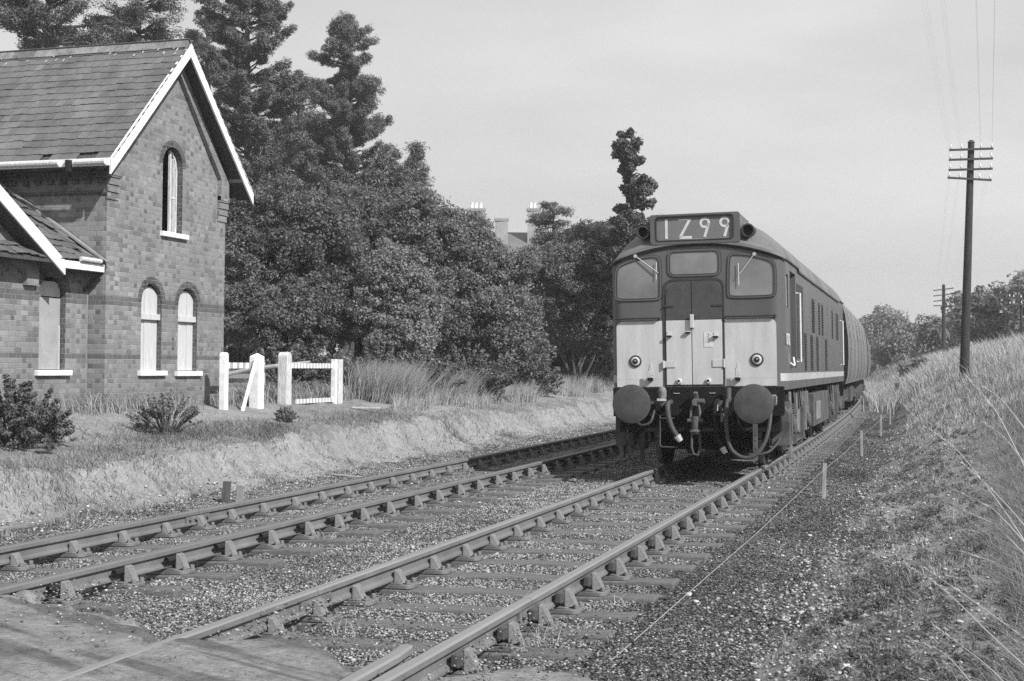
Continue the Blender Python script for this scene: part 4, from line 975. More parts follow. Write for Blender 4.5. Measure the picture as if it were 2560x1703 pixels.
mb = MB().mat('bogie_grime'); mb.lathe([(.03, 0), (.04, .16), (.035, .2)], (.46, -.12, .98), (0, 0, 1), 12); mb.build('air_cock', bb, smooth=True); mb = MB().mat('bogie_grime'); mb.box(1.06, 1.14, -.35, -.25, .93, 1.06); mb.mat('bogie_pale'); mb.lathe([(.05, 0), (.055, .10), (.03, .13)], (1.10, -.3, .95), (0, 0, 1), 12); mb.build('air_cock', bb, smooth=True)
mb = MB().mat('bright_metal')
for x in (-.29, .22): mb.box(x-.045, x+.045, -.034, -.02, 1.10, 1.108)
mb.build('beam_clips', bb)
# draw hook and screw coupling
mb = MB().mat('bogie_grime'); mb.prism([(-.30, .93), (-.05, .90), (-.03, 1.06), (-.10, 1.13), (-.17, 1.11), (-.13, 1.03), (-.2, 1.0), (-.3, 1.02)], 'x', -.035, .025)
mb.cyl((-.02, -.16, .99), (.13, -.16, .99), .038, n=12); mb.build('draw_hook', loco, bevel=.012)
mb = MB().mat('bogie_grime')
for x in (-.065, .065): mb.tube([(x*.6, -.16, .95), (x, -.20, .85), (x, -.22, .72)], .018, 8)
mb.cyl((0, -.22, .78), (0, -.22, .58), .048, .055, 12); mb.cyl((-.11, -.22, .72), (.11, -.22, .72), .03, n=10); mb.lathe([(.07, 0), (.09, .03), (.06, .07)], (0, -.22, .60), (0, 0, -1), 14)
mb.tube([(-.05, -.22, .55), (-.055, -.23, .35), (-.03, -.23, .25), (.03, -.23, .24), (.065, -.23, .34), (.06, -.22, .55)], .017, 8); mb.build('screw_coupling', loco, smooth=True)
# front steps, rail guards and brackets
mb = MB().mat('hose_grey'); mb.tube([(-.525, -.1, .80), (-.525, -.12, .37), (-.50, -.12, .345), (-.27, -.12, .338)], .012, 6); mb.tube([(-.525, -.12, .75), (-.30, -.12, .75)], .011, 6); mb.build('shunter_step', loco)
mb = MB().mat('bogie_grime'); mb.box(.775, .84, .0, .03, .10, .66); 
for z in (.50, .42, .30, .2): mb.mat('interior_dark'); mb.box(.80, .815, -.003, 0, z, z+.018)
mb.build('guard_iron', loco); mb = MB().mat('loco_black'); mb.box(-.84, -.775, .0, .03, .10, .66); mb.build('guard_iron', loco)
# ---- bogies
def bogie(yc):
    g = empty('bogie'); g.parent = loco; g.location = (0, yc, 0)
    mb = MB().mat('loco_black'); mb.box(-.86, .86, -1.85, -1.70, .40, .95); mb.box(-.86, .86, 1.7, 1.85, .40, .95); mb.box(-.80, .80, -.5, .5, .35, .95); mb.box(-.62, .62, -1.7, 1.7, .25, .45)
    mb.box(-.05, .62, -1.78, -1.74, .24, .60); mb.build('cross_members', g)
    for yy_ in (-1.3, 1.3):
        mb = MB().mat('loco_black'); mb.cyl((-.9, yy_, .572), (.9, yy_, .572), .08, n=12)
        for s in (-1, 1):
            mb.mat('loco_black'); mb.lathe([(.15, .12), (.545, .10), (.572, .10), (.572, .01), (.60, 0), (.60, -.03), (.55, -.03), (.50, .0), (.16, .04)], (s*.70, yy_, .572), (s, 0, 0), 36); mb.mat('rail_top'); mb.lathe([(.573, .1), (.574, .02)], (s*.70, yy_, .572), (s, 0, 0), 36)
        mb.build('wheelset', g, smooth=True)
    for s in (1, -1):
        mb = MB().mat('bogie_grime'); X = lambda t: s*t
        def bx(x0, x1, *r): mb.box(*sorted((s*x0, s*x1)), *r)
        mb.prism([(-1.95, .62), (-1.9, .95), (-.7, .98), (-.55, .80), (.55, .80), (.7, .98), (1.9, .95), (1.95, .62), (.9, .60), (.7, .50), (-.7, .50), (-.9, .60)], 'x', s*1.0, s*1.05)
        mb.build('side_frame', g, bevel=.012)
        for yy_ in (-1.3, 1.3):
            mb = MB().mat('bogie_grime'); bx(1.05, 1.20, yy_-.17, yy_+.17, .42, .74); mb.lathe([(.12, 0), (.12, .04), (.07, .06)], (s*1.20, yy_, .58), (s, 0, 0), 16)
            bx(1.05, 1.12, yy_-.24, yy_-.18, .25, .80); bx(1.05, 1.12, yy_+.18, yy_+.24, .25, .80); bx(1.05, 1.10, yy_-.24, yy_+.24, .22, .27); mb.build('axle_box', g, bevel=.01)
            for d_ in (-.42, .42):
                mb = MB().mat('bogie_grime'); pts = [(s*1.14+.055*math.cos(a), yy_+d_+.055*math.sin(a), .62+a*.0062) for a in np.linspace(0, 14*PI, 110)]; mb.tube(pts, .014, 6); mb.build('spring', g)
        mb = MB().mat('bogie_grime'); bx(1.06, 1.12, -.75, .75, .30, .36); bx(1.06, 1.2, -.7, -.62, .3, .8); bx(1.06, 1.2, .62, .7, .3, .8)
        mb.tube([(s*1.10, -1.8, .55), (s*1.14, -1.2, .30), (s*1.14, 1.2, .30), (s*1.10, 1.8, .55)], .02, 6); mb.build('brake_rigging', g)
        mb = MB().mat('bogie_pale'); bx(1.08, 1.16, -.10, .12, .45, 1.08); bx(1.08, 1.14, .5, .62, .4, 1.1); mb.build('damper', g, bevel=.01)
    return g
bogie(2.75); bogie(11.5)
# sandbox with pitched top beside the first wheel, fuel tanks, hanging pipes, steps
for s in (1, -1):
    mb = MB().mat('bogie_grime'); a = sorted((s*1.0, s*1.26))
    mb.prism([(.42, .44), (.80, .44), (.80, .82), (.61, .97), (.42, .82)], 'x', a[0], a[1]); mb.build('sandbox', loco, bevel=.012)
    mb = MB().mat('bogie_grime'); a = sorted((s*1.0, s*1.26)); q = [(a[0], .34), (a[1], .34), (a[1], .80), ((a[0]+a[1])/2, .96), (a[0], .80)]; mb.prism(q, 'y', .30, .62); mb.mat('bogie_pale'); mb.prism([(s*1.20, .14), (s*1.26, .14), (s*1.26, .82), (s*1.20, .82)], 'y', .56, .66); mb.build('sandbox', loco, bevel=.008)
    mb = MB().mat('bogie_grime'); mb.box(*sorted((s*.75, s*1.22)), 5.2, 9.0, .42, 1.0); mb.mat('bogie_pale'); mb.box(*sorted((s*1.221, s*1.24)), 5.6, 6.6, .52, .85); mb.build('fuel_tank', loco, bevel=.05)
    for y in (1.1, 1.5, 1.95, 2.3, 2.7, 3.1, 3.6, 4.2, 9.6, 10.4, 11.0, 11.9, 12.6, 13.2): mb = MB().mat('bogie_grime'); mb.beam((s*1.15, y, 1.14), (s*1.17, y+random.uniform(-.1, .1), .70+random.uniform(-.1, .15)), .05, .03); mb.build('hanger', loco)
    for y in (3.75, 4.15): mb = MB().mat('bogie_pale'); mb.box(*sorted((s*1.15, s*1.20)), y, y+.13, .42, 1.06); mb.build('hanger', loco)
    mb = MB().mat('bogie_pale')
    mb.tube([(s*1.20, .9, 1.10), (s*1.2, .9, .98), (s*1.2, .94, .90)], .03, 8); mb.tube([(s*1.22, .98, .95), (s*1.2, .98, .45)], .012, 6)
    mb.build('sand_pipe', loco)
    mb = MB().mat('bogie_grime')
    for z in (.50, .80): mb.box(*sorted((s*1.10, s*1.28)), 1.0, 1.35, z, z+.03)
    mb.box(*sorted((s*1.12, s*1.16)), .98, 1.0, .4, 1.14); mb.box(*sorted((s*1.12, s*1.16)), 1.35, 1.37, .4, 1.14); mb.build('cab_step', loco)

# ------------------------------------------------------------------ coaches
def coach(y0_, length, label, nw):
    cx = lambda y: -3.34+float(bend(y))
    ya, yb = y0_, y0_+length; a = math.atan2(cx(yb)-cx(ya), length)
    c = empty('railway_coach', (cx(ya), ya, -.02), label, 'railway coach', 'coaches behind the locomotive'); c.rotation_euler = (0, -.0236, -a)
    half = [(1.30, 1.05), (1.36, 1.25), (1.395, 1.7), (1.39, 2.2), (1.33, 2.75), (1.27, 2.98)]
    prof = [(x, z) for x, z in half]+[(1.22*math.cos(t), 3.01+.55*math.sin(t)) for t in np.linspace(.12, PI-.12, 13)]+[(-x, z) for x, z in half[::-1]]
    mb = MB().mat('coach_side'); k = len(prof)
    sidef = [(i, i+1, k+i+1, k+i) for i in list(range(5))+list(range(k-6, k-1))]; rooff = [(i, i+1, k+i+1, k+i) for i in range(5, k-6)]
    vs = [(x, 0, z) for x, z in prof]+[(x, length, z) for x, z in prof]
    mb.add(vs, sidef+[tuple(range(k)), tuple(range(k, 2*k)), (0, k-1, 2*k-1, k)]); bd = mb.build('body', c, smooth=True)
    mb = MB().mat('coach_roof'); o = 1.004
    mb.add([(x*o, .02, z+.006) for x, z in prof]+[(x*o, length-.02, z+.006) for x, z in prof], rooff)
    y = 1.2
    mb2 = MB().mat('interior_dark'); mb2.add([(x*1.012, -.03, z) for x, z in prof]+[(x*1.012, .10, z) for x, z in prof], [tuple(range(k)), tuple(range(k, 2*k))]+[(i, (i+1) % k, k+(i+1) % k, k+i) for i in range(k)]); mb2.build('dark_end_plate', c)  # near-black plate painted as the shade in the gap ahead of the coach
    while y < length: mb.lathe([(.09, 0), (.09, .05), (.05, .08)], (0, y, 3.55), (0, 0, 1), 12); y += 1.9
    mb.build('roof', c, smooth=True)
    # doors with raised ledges, hinges, droplights
    def sx(z): return np.interp(z, [p[1] for p in half], [p[0] for p in half])
    zz = [1.12, 1.25, 1.7, 2.2, 2.75, 2.92]
    mb = MB().mat('loco_dark')
    seams = np.arange(1.6, length-.3, 3.1)
    for s in (1, -1):
        for y in seams:
            for t in (0, 1.0):
                if y+t > length-.2: continue
                for i in range(5):
                    z0, z1 = zz[i], zz[i+1]; mb.add([(s*(sx(z0)+.003), y+t, z0), (s*(sx(z1)+.003), y+t, z1), (s*(sx(z1)+.003), y+t+.17, z1), (s*(sx(z0)+.003), y+t+.17, z0)], [(0, 1, 2, 3)])
    mb.build('door_seams', bd)
    mb = MB().mat('loco_stripe')
    for s in (1, -1):
        for y in seams: mb.box(*sorted((s*(sx(2.0)), s*(sx(2.0)+.02))), y+.08, y+.5, 1.99, 2.005); mb.box(*sorted((s*(sx(2.45)), s*(sx(2.45)+.02))), y+.25, y+.30, 2.43, 2.47)
    mb.build('door_ledges', bd)
    mb = MB().mat('cab_glass')
    for s in (1, -1):
        for y in seams[::nw]:
            if y+.56 < length: mb.add([(s*(sx(2.25)+.004), y+.1, 2.25), (s*(sx(2.72)+.004), y+.1, 2.72), (s*(sx(2.72)+.004), y+.54, 2.72), (s*(sx(2.25)+.004), y+.54, 2.25)], [(0, 1, 2, 3)])
    mb.build('windows', bd)
    mb = MB().mat('black_rubber'); mb.box(-.45, .45, -.35, .02, 1.2, 3.2); mb.box(-.45, .45, length, length+.3, 1.2, 3.2); mb.mat('loco_black'); mb.box(-1.2, 1.2, 0, .1, .85, 1.1); mb.box(-.9, .9, .1, length-.1, .85, 1.06)
    for x in (-.87, .87): mb.cyl((x, 0, 1.0), (x, -.35, 1.0), .09, n=12); mb.cyl((x, -.35, 1.0), (x, -.38, 1.0), .22, n=20)
    mb.build('gangway', c)
    for yc in (2.8, length-2.8):
        mb = MB().mat('bogie_grime')
        for s in (-1, 1):
            for yy_ in (-1.25, 1.25):
                mb.mat('loco_black'); mb.lathe([(.1, .1), (.45, .10), (.457, .10), (.457, 0), (.485, 0), (.485, -.03), (.1, -.0)], (s*.70, yc+yy_, .457), (s, 0, 0), 28)
                mb.mat('bogie_grime'); mb.box(*sorted((s*1.0, s*1.12)), yc+yy_-.14, yc+yy_+.14, .36, .60)
            mb.prism([(yc-1.8, .45), (yc-1.7, .75), (yc-.4, .60), (yc+.4, .60), (yc+1.7, .75), (yc+1.8, .45), (yc+.7, .35), (yc-.7, .35)], 'x', s*1.0, s*1.06)
        mb.build('bogie', c)
    mb = MB().mat('bogie_grime')
    for s in (-1, 1):
        mb.beam((s*1.05, 5.2, .55), (s*1.05, length-5.2, .55), .06, .06)
        for y in np.arange(5.2, length-5, 1.9): mb.beam((s*1.05, y, .55), (s*1.05, y+.9, .95), .05, .05)
    mb.box(.3, 1.15, 8, 10, .45, .9); mb.box(-1.15, -.3, 8, 10, .45, .9); mb.build('underframe', c)
    return c
coach(34.45, 19.4, 'leading coach of panelled doors coupled right behind the locomotive', 2)
coach(54.5, 19.4, 'second coach, far back and mostly hidden behind the first one', 2)
# ------------------------------------------------------------------ vegetation helpers
def leaves_mesh(name, C_, R_, nper, size, mat, parent=None, squash=.8, asp=.55, up=.35, tone_c=None, shell=.55, droop=0):
    C_ = np.asarray(C_, float); R_ = np.asarray(R_, float); k = len(C_); nn = nper*k
    d = rng.normal(size=(nn, 3)); d /= np.linalg.norm(d, axis=1)[:, None]
    rad = shell+(1.08-shell)*rng.random(nn)**.6; rad = rad+np.where(rng.random(nn) < .25, np.minimum(rng.exponential(.16, nn), .5), 0); cc = np.repeat(C_, nper, 0); rr = np.repeat(R_, nper)
    p = cc+d*(rad*rr)[:, None]*np.array([1, 1, squash]); p[:, 2] -= droop*rr*rng.random(nn)
    nrm = d*.7+rng.normal(size=(nn, 3))*.6+np.array([0, 0, up]); nrm /= np.linalg.norm(nrm, axis=1)[:, None]
    a = np.cross(nrm, rng.normal(size=(nn, 3))); a /= np.linalg.norm(a, axis=1)[:, None]; b_ = np.cross(nrm, a)
    s = size*rng.uniform(.6, 1.3, nn); a *= s[:, None]; b_ *= (s*asp)[:, None]; bow = nrm*(s*.18)[:, None]
    V = np.stack([p-a, p-b_+bow, p+a, p+b_+bow], 1); Fq = np.arange(4*nn).reshape(nn, 4)
    tc_ = np.repeat(rng.normal(.5, .13, k) if tone_c is None else tone_c, nper)
    tone = np.clip(tc_+rng.normal(0, .12, nn), 0, 1)
    return npmesh(name, V, Fq, mat, tone=tone, parent=parent)
def px2m(d): return d/F_PX
def trunk_mesh(mb, a, b_, r0_, r1_, n_=6, wob=.08):
    a = Vector(a); b_ = Vector(b_); pts = [a.lerp(b_, i/n_)+Vector((random.uniform(-wob, wob), random.uniform(-wob, wob), 0))*(0 if i in (0,) else 1) for i in range(n_+1)]
    mb.tube(pts, [r0_+(r1_-r0_)*i/n_ for i in range(n_+1)], 8); return pts
def broadleaf(name, label, u, vb, d, lobes, mat='leaf_mid', leaf=.048, nper=120, cr=.25, dens=1.0, cat='tree', group=None, thick=1.0, trunk_r=.16, bark='bark', squash=.75):
    """lobes: (u, v, ru, rv, dd) ellipsoids seen at that pixel, dd metres nearer/farther"""
    base = P(u, vb, d); base.z = gz(base.x, base.y)-.1
    root = empty(name, base, label, cat, group); C_ = []; R_ = []; T_ = []
    mb = MB().mat(bark); top = None
    for (lu, lv, ru, rv, dd) in lobes:
        c = np.array(P(lu, lv, d+dd)); rx = ru*px2m(d+dd); rz = rv*px2m(d+dd); ry = max(rx*thick, rz*.5)
        area = 4*PI*((rx*ry)**1.6/3+(rx*rz)**1.6/3+(ry*rz)**1.6/3)**(1/1.6); n_ = int(area/(cr*cr*2.0)*dens)+4
        dr = rng.normal(size=(n_, 3)); dr /= np.linalg.norm(dr, axis=1)[:, None]
        rad = np.where(rng.random(n_) < .22, rng.uniform(.3, .75, n_), rng.uniform(.80, 1.03, n_))
        hol = vnoise(dr[:, 0]*rx*1.0+lu*.01+dr[:, 1]*ry*.7, dr[:, 2]*rz*1.3+lv*.01, .75, 2); rad = rad*(1+.30*hol)
        q = c+dr*rad[:, None]*np.array([rx, ry, rz]); g_ = gh(q[:, 0], q[:, 1])
        q = q[q[:, 2] > g_+.15]; C_.append(q); R_.append(cr*rng.uniform(.45, 1.35, len(q))); T_.append(rng.normal(.5, .12, len(q)))
        pts = trunk_mesh(mb, base, Vector(c)-Vector((0, 0, rz*.2)), trunk_r*random.uniform(.6, 1), trunk_r*.3, 6, .12)
        for j in range(9):
            e = Vector(c)+Vector((random.uniform(-1, 1)*rx, random.uniform(-1, 1)*ry, random.uniform(-.3, 1)*rz))*.85
            mb.tube([pts[random.randint(3, 5)], Vector(c).lerp(e, .5)+Vector((0, 0, .1)), e], [trunk_r*.3, trunk_r*.18, .01], 5)
    C_ = np.concatenate(C_); R_ = np.concatenate(R_); T_ = np.concatenate(T_)
    tr = mb.build('trunk', recalc=False); cw = leaves_mesh('crown', C_, R_, nper, leaf, mat, squash=squash, tone_c=T_)
    for o in (tr, cw): o.parent = root; o.matrix_parent_inverse = Matrix.Translation(-base)
    return root
def conifer(name, label, u, vtop, vbase, d, prof, nb, tuft=.5, mat='needle', gap=.0, nper=70, leaf=.13, lean=0, cat='tree', group=None, flat=.85, rise=.35, trunk_r=.35, lobes=True, bark='bark', start=0.0, asp=.22):
    """prof: (v, left px, right px) of the crown; real tree with branches in every direction"""
    bot = P(u, vbase, d); top = P(u+lean, vtop, d); base = Vector((bot.x, bot.y, gz(bot.x, bot.y)-.2)); root = empty(name, base, label, cat, group)
    mb = MB().mat(bark); H_ = top.z-base.z; trunk_mesh(mb, base, top-Vector((0, 0, .2)), trunk_r, .03, 10, .05)
    pv = [p[0] for p in prof]; C_ = []; R_ = []
    for i in range(nb):
        v = pv[0]+(pv[-1]-pv[0])*((i+random.random())/nb); az = random.uniform(0, 2*PI)
        rl = np.interp(v, pv, [p[1] for p in prof])*px2m(d); rr_ = np.interp(v, pv, [p[2] for p in prof])*px2m(d)
        sx_ = math.cos(az); R = (rr_ if sx_ > 0 else rl)*abs(sx_)+(rl+rr_)/2*(1-abs(sx_)); R = max(.15, R*random.choice((random.uniform(.35, .8), random.uniform(.7, 1.06))))
        t = (v-vtop)/(vbase-vtop); ax = top.lerp(Vector((base.x, base.y, bot.z)), t)
        dirv = (RT*sx_+Vector((-RT.y, RT.x, 0))*math.sin(az)); end = ax+dirv*R+Vector((0, 0, rise*R*.5-.08*R*R*.2))
        mid = ax+dirv*R*.5+Vector((0, 0, -.12*R)); bare_ = random.random() < gap; mb.tube([ax-Vector((0, 0, .25*R)), ax.lerp(mid, .6) if bare_ else mid, mid if bare_ else end], [.03+.012*R, .02+.006*R, .008], 4)
        if bare_: continue
        m_ = max(1, int(R/(tuft*.85)))
        for j in range(m_):
            f_ = 1-(j/max(1, m_))*.62; q = ax.lerp(mid, f_*2) if f_ < .5 else mid.lerp(end, (f_-.5)*2)
            q = q+Vector((random.uniform(-1, 1), random.uniform(-1, 1), random.uniform(-.3, .5)))*tuft*.55; C_.append(tuple(q)); R_.append(tuft*random.uniform(.55, 1.15)*(1 if f_ > .5 else .8))
    C_.append(tuple(top)); R_.append(tuft*.6)
    tr = mb.build('trunk', recalc=False); cw = leaves_mesh('crown', C_, R_, nper, leaf, mat, squash=flat, asp=asp, up=.9, shell=.3, droop=.45)
    for o in (tr, cw): o.parent = root; o.matrix_parent_inverse = Matrix.Translation(-base)
    return root

# ------------------------------------------------------------------ trees on the station side
conifer('wellingtonia', 'tall redwood with a rounded tip standing clear against the sky', 868, 42, 930, 66,
        [(42, 6, 8), (75, 55, 55), (120, 80, 72), (150, 105, 65), (165, 70, 50), (200, 110, 90), (230, 90, 120), (300, 140, 135), (400, 160, 135), (500, 150, 130), (560, 150, 120)], 300, .25, gap=.36, nper=120, leaf=.085)
conifer('wellingtonia', 'tallest redwood, its top above the picture behind the station gable', 620, -190, 930, 58,
        [(-190, 5, 5), (-100, 60, 60), (0, 120, 100), (60, 140, 105), (150, 150, 130), (230, 160, 165), (330, 150, 185), (430, 140, 170), (520, 120, 120)], 310, .25, gap=.38, nper=120, leaf=.085)
conifer('wellingtonia', 'redwood with bare stem showing right behind the bargeboard peak', 520, -150, 930, 62,
        [(-150, 5, 5), (-60, 60, 50), (20, 85, 60), (100, 85, 60), (200, 80, 60), (320, 70, 60), (450, 60, 60)], 110, .25, gap=.4, nper=120, leaf=.085)
conifer('wellingtonia', 'redwood filling the space between the tall ones, tips like loose plumes', 745, 180, 930, 70,
        [(180, 8, 8), (240, 50, 55), (330, 90, 90), (430, 120, 110), (560, 130, 120)], 150, .26, gap=.36, nper=120, leaf=.09)
conifer('wellingtonia', 'lower redwood with round pale tufts right of the tall rounded one', 965, 395, 930, 60,
        [(395, 6, 6), (430, 50, 45), (480, 100, 75), (540, 130, 60), (620, 130, 55), (700, 90, 50)], 250, .28, 'needle_pale', gap=.06, nper=110, leaf=.10)
conifer('young_conifer', 'slim pointed conifer tip rising right of the redwoods', 1040, 362, 930, 63,
        [(362, 3, 5), (390, 22, 20), (430, 24, 34), (480, 36, 24), (540, 40, 30)], 60, .30, gap=.05, nper=90, leaf=.1)
conifer('pine_tree', 'pine with flat spreading boughs above the left of the roof', 120, -160, 900, 44,
        [(-160, 80, 120), (-60, 170, 180), (0, 200, 210), (50, 220, 240), (95, 140, 190), (115, 60, 110)], 90, .33, gap=.35, nper=110, leaf=.08, flat=.5, rise=.1, trunk_r=.3)
conifer('pine_tree', 'pine behind the middle of the roof ridge with drooping boughs', 345, -120, 900, 47,
        [(-120, 80, 80), (-20, 150, 130), (30, 150, 150), (80, 120, 110), (110, 90, 60)], 75, .32, gap=.35, nper=110, leaf=.08, flat=.55, rise=.05, trunk_r=.24)
broadleaf('broad_tree', 'big dark leafy tree behind the white gate beside the station wall', 700, 950, 38.5,
          [(640, 700, 125, 150, 0), (720, 560, 150, 105, .6), (620, 560, 95, 90, .4), (800, 640, 110, 150, .2), (700, 790, 150, 90, -.6), (590, 800, 60, 110, -.2), (830, 780, 90, 80, -.3)], 'leaf_dark', leaf=.048, trunk_r=.2)
broadleaf('broad_tree', 'dark leafy tree rising between the gate tree and the tree below the chimneys', 860, 950, 41,
          [(880, 560, 100, 100, .5), (950, 620, 90, 120, .3), (880, 700, 110, 110, 0)], 'leaf_dark', leaf=.048)
broadleaf('broad_tree', 'paler small-leaved tree between the two darker trees', 985, 955, 37.5,
          [(985, 690, 75, 85, 0), (1030, 760, 75, 90, .2), (945, 780, 70, 70, 0), (1000, 850, 90, 70, 0)], 'leaf_pale', leaf=.045, cr=.22)
broadleaf('broad_tree', 'large rounded tree whose crown slopes down to the right below the chimneys', 1150, 960, 41,
          [(1065, 565, 75, 85, 0), (1120, 620, 90, 95, 0), (1180, 700, 80, 90, -.1), (1265, 800, 90, 90, -.2), (1150, 580, 45, 45, .2), (1185, 585, 42, 52, .2), (1238, 650, 38, 48, .1), (1295, 670, 45, 40, .2), (1205, 620, 42, 45, .1), (1130, 780, 120, 110, -.4), (1290, 880, 85, 55, -.5), (1040, 510, 40, 40, .3)], 'leaf_mid', leaf=.048, trunk_r=.2)
broadleaf('broad_tree', 'shaded tree in the gap just left of the locomotive', 1440, 955, 50,
          [(1400, 700, 110, 90, 0), (1480, 680, 110, 120, .4), (1330, 665, 60, 45, .5), (1470, 790, 90, 60, .3), (1560, 720, 120, 120, .6), (1540, 610, 90, 50, 1.0)], 'leaf_dark', leaf=.055, nper=110, trunk_r=.07, cr=.28)
broadleaf('broad_tree', 'dark tree behind the locomotive roof, ragged leaves against the sky', 1530, 955, 55,
          [(1540, 590, 70, 40, 0), (1480, 610, 60, 45, .3), (1600, 640, 110, 80, .6)], 'leaf_dark', leaf=.10, cr=.32, dens=.7, nper=60)
broadleaf('broad_tree', 'dense dark tree deep in the shade behind the gap left of the locomotive', 1450, 950, 56,
          [(1420, 830, 130, 110, 0), (1560, 830, 120, 130, .5), (1330, 890, 90, 55, -2), (1460, 900, 120, 50, -2)], 'leaf_dark', leaf=.10, cr=.5, nper=70)
# cedar and the thin ivy-clad tree
conifer('cedar_tree', 'flat-topped cedar with level dark boughs just right of the chimney', 1385, 508, 900, 62,
        [(508, 15, 35), (520, 45, 50), (545, 55, 60), (575, 55, 90), (610, 60, 110), (660, 80, 110)], 50, .34, gap=.1, nper=110, leaf=.09, flat=.25, rise=-.15, trunk_r=.25)
conifer('ivy_tree', 'thin broken tree hung with ivy standing alone above the locomotive', 1578, 326, 930, 48,
        [(326, 22, 24), (350, 60, 36), (400, 48, 50), (440, 34, 75), (480, 60, 60), (500, 70, 55), (545, 80, 85), (600, 75, 80), (680, 80, 80)], 150, .13, 'leaf_dark', gap=.5, nper=100, leaf=.06, flat=1.1, rise=.12, trunk_r=.13, asp=.7)
# lower shrubs and undergrowth
def shrub(label, u, v, d, ru, rv, mat='leaf_mid', n_=1, name='shrub', leaf=.05, cr=.22, group='shrubs at the edge of the trees', nper=60, dn=1.0):
    """bushy plant: many small clumps through its volume, with sprigs standing out of it"""
    c = P(u, v+rv, d); g0 = gz(c.x, c.y); base = Vector((c.x, c.y, g0)); rx = ru*px2m(d); H_ = 2*rv*px2m(d); root = empty(name, base, label, 'shrub', group)
    k = int((24+rx*H_*75/(leaf/.05))*dn); a = rng.uniform(0, 2*PI, k); r_ = rng.random(k)**.6*rx; t = rng.random(k)**.85; fall = (1-(r_/rx)**2*.75)
    C_ = np.stack([c.x+np.cos(a)*r_*(1+.15*np.sin(a*3)), c.y+np.sin(a)*r_*.8, g0+.04+t*H_*fall*(.75+.35*rng.random(k))], -1); R_ = cr*.42*rng.uniform(.5, 1.3, k)
    mb = MB().mat('bark'); S_ = []
    for i in range(70):
        aa = random.uniform(0, 2*PI); q = random.random()**.5; tip = Vector((c.x+math.cos(aa)*rx*q*1.35, c.y+math.sin(aa)*rx*q*.9, g0+H_*(1.25-.7*q*q)*random.uniform(.6, 1.2))); b0 = base+Vector((math.cos(aa)*rx*q*.3, math.sin(aa)*rx*q*.3, 0)); mid = b0.lerp(tip, .55)+Vector((0, 0, .06*H_))
        mb.tube([b0, mid, tip], [.006, .004, .002], 4)
        for w_ in np.linspace(.15, 1, 5): S_.append(tuple(mid.lerp(tip, w_)))
    tr = mb.build('stems', recalc=False); S_ = np.array(S_); C_ = np.concatenate([C_, S_]); R_ = np.concatenate([R_, np.full(len(S_), cr*.22)])
    cw = leaves_mesh('foliage', C_, R_, nper, leaf*.75, mat, squash=.8, shell=.15, asp=.4)
    for o in (tr, cw): o.parent = root; o.matrix_parent_inverse = Matrix.Translation(-base)
    return root
shrub('low bush right behind the leaning board and the second gate post', 700, 905, 33, 70, 45, 'leaf_mid')
shrub('bush with big pale leaves behind the gate opening', 830, 860, 34.5, 85, 35, 'leaf_pale', leaf=.08)
shrub('dark low bush filling the gate opening', 770, 920, 33.5, 60, 45, 'leaf_dark', leaf=.048)
shrub('small bush just right of the right gate post group', 935, 930, 34, 60, 50, 'weed')
shrub('dark-leaved bush at the foot of the pale small-leaved tree', 1050, 925, 34, 90, 45, 'leaf_mid')
shrub('bushy undergrowth below the middle of the sloping tree', 1180, 900, 36, 90, 50, 'leaf_mid')
shrub('pale bushy undergrowth at the right end of the sloping tree', 1320, 885, 42, 75, 42, 'leaf_pale')
shrub('dark straggling bush against the station wall in the left corner', 40, 975, 17.5, 110, 68, 'weed', leaf=.04, cr=.14, dn=.8, group='bushes against the station wall')
shrub('low bush at the right of the straggling one below the wing window', 130, 1010, 18.2, 55, 35, 'wispy', leaf=.028, cr=.09, dn=.4, group='bushes against the station wall')
shrub('weedy bush below the two boarded windows', 415, 990, 20.6, 80, 40, 'wispy', leaf=.024, cr=.08, dn=.35, group='bushes against the station wall')
shrub('small plant in front of the third gate post', 715, 1003, 24.4, 26, 14, 'wispy', leaf=.022, cr=.05, dn=.5, group='bushes against the station wall')
shrub('dark bush added to plug a bright gap under the trees right of the gate', 893, 850, 43, 75, 60, 'leaf_dark', cr=.3, dn=1.6)  # added bush, blocks a bright gap seen through the trees
# ------------------------------------------------------------------ far trees on the right
FT = 'trees on the right beyond the bank'
broadleaf('broad_tree', 'large round-headed tree far off, just right of the train end', 2200, 900, 190, [(2205, 830, 62, 55, 0), (2160, 850, 50, 60, 4), (2235, 880, 40, 50, 0)], 'leaf_far', leaf=.30, nper=60, cr=1.1, group=FT, trunk_r=.5)
broadleaf('broad_tree', 'dark low rounded trees between the far poles', 2260, 930, 120, [(2250, 880, 55, 45, 0), (2300, 860, 50, 50, 2), (2290, 905, 50, 35, -2)], 'leaf_far', leaf=.17, nper=70, cr=.7, group=FT, trunk_r=.3)
broadleaf('broad_tree', 'ragged tree behind the second telegraph pole', 2350, 920, 105, [(2335, 830, 42, 34, 0), (2392, 780, 34, 42, 2), (2350, 870, 60, 42, 0), (2400, 830, 50, 50, 1)], 'leaf_far', leaf=.17, nper=60, cr=.65, dens=.8, group=FT, trunk_r=.3)
broadleaf('broad_tree', 'broad tree right of the nearest telegraph pole', 2470, 900, 98, [(2470, 770, 55, 60, 0), (2510, 790, 60, 55, 1), (2430, 790, 40, 60, 0), (2460, 820, 70, 40, 0)], 'leaf_far', leaf=.17, nper=65, cr=.65, group=FT, trunk_r=.3)
broadleaf('broad_tree', 'tree at the right edge of the picture behind the small pole', 2570, 900, 92, [(2560, 770, 45, 60, 0), (2600, 730, 60, 60, 2), (2560, 720, 25, 28, 0), (2590, 810, 60, 50, 0)], 'leaf_far', leaf=.17, nper=60, cr=.6, group=FT, trunk_r=.3)
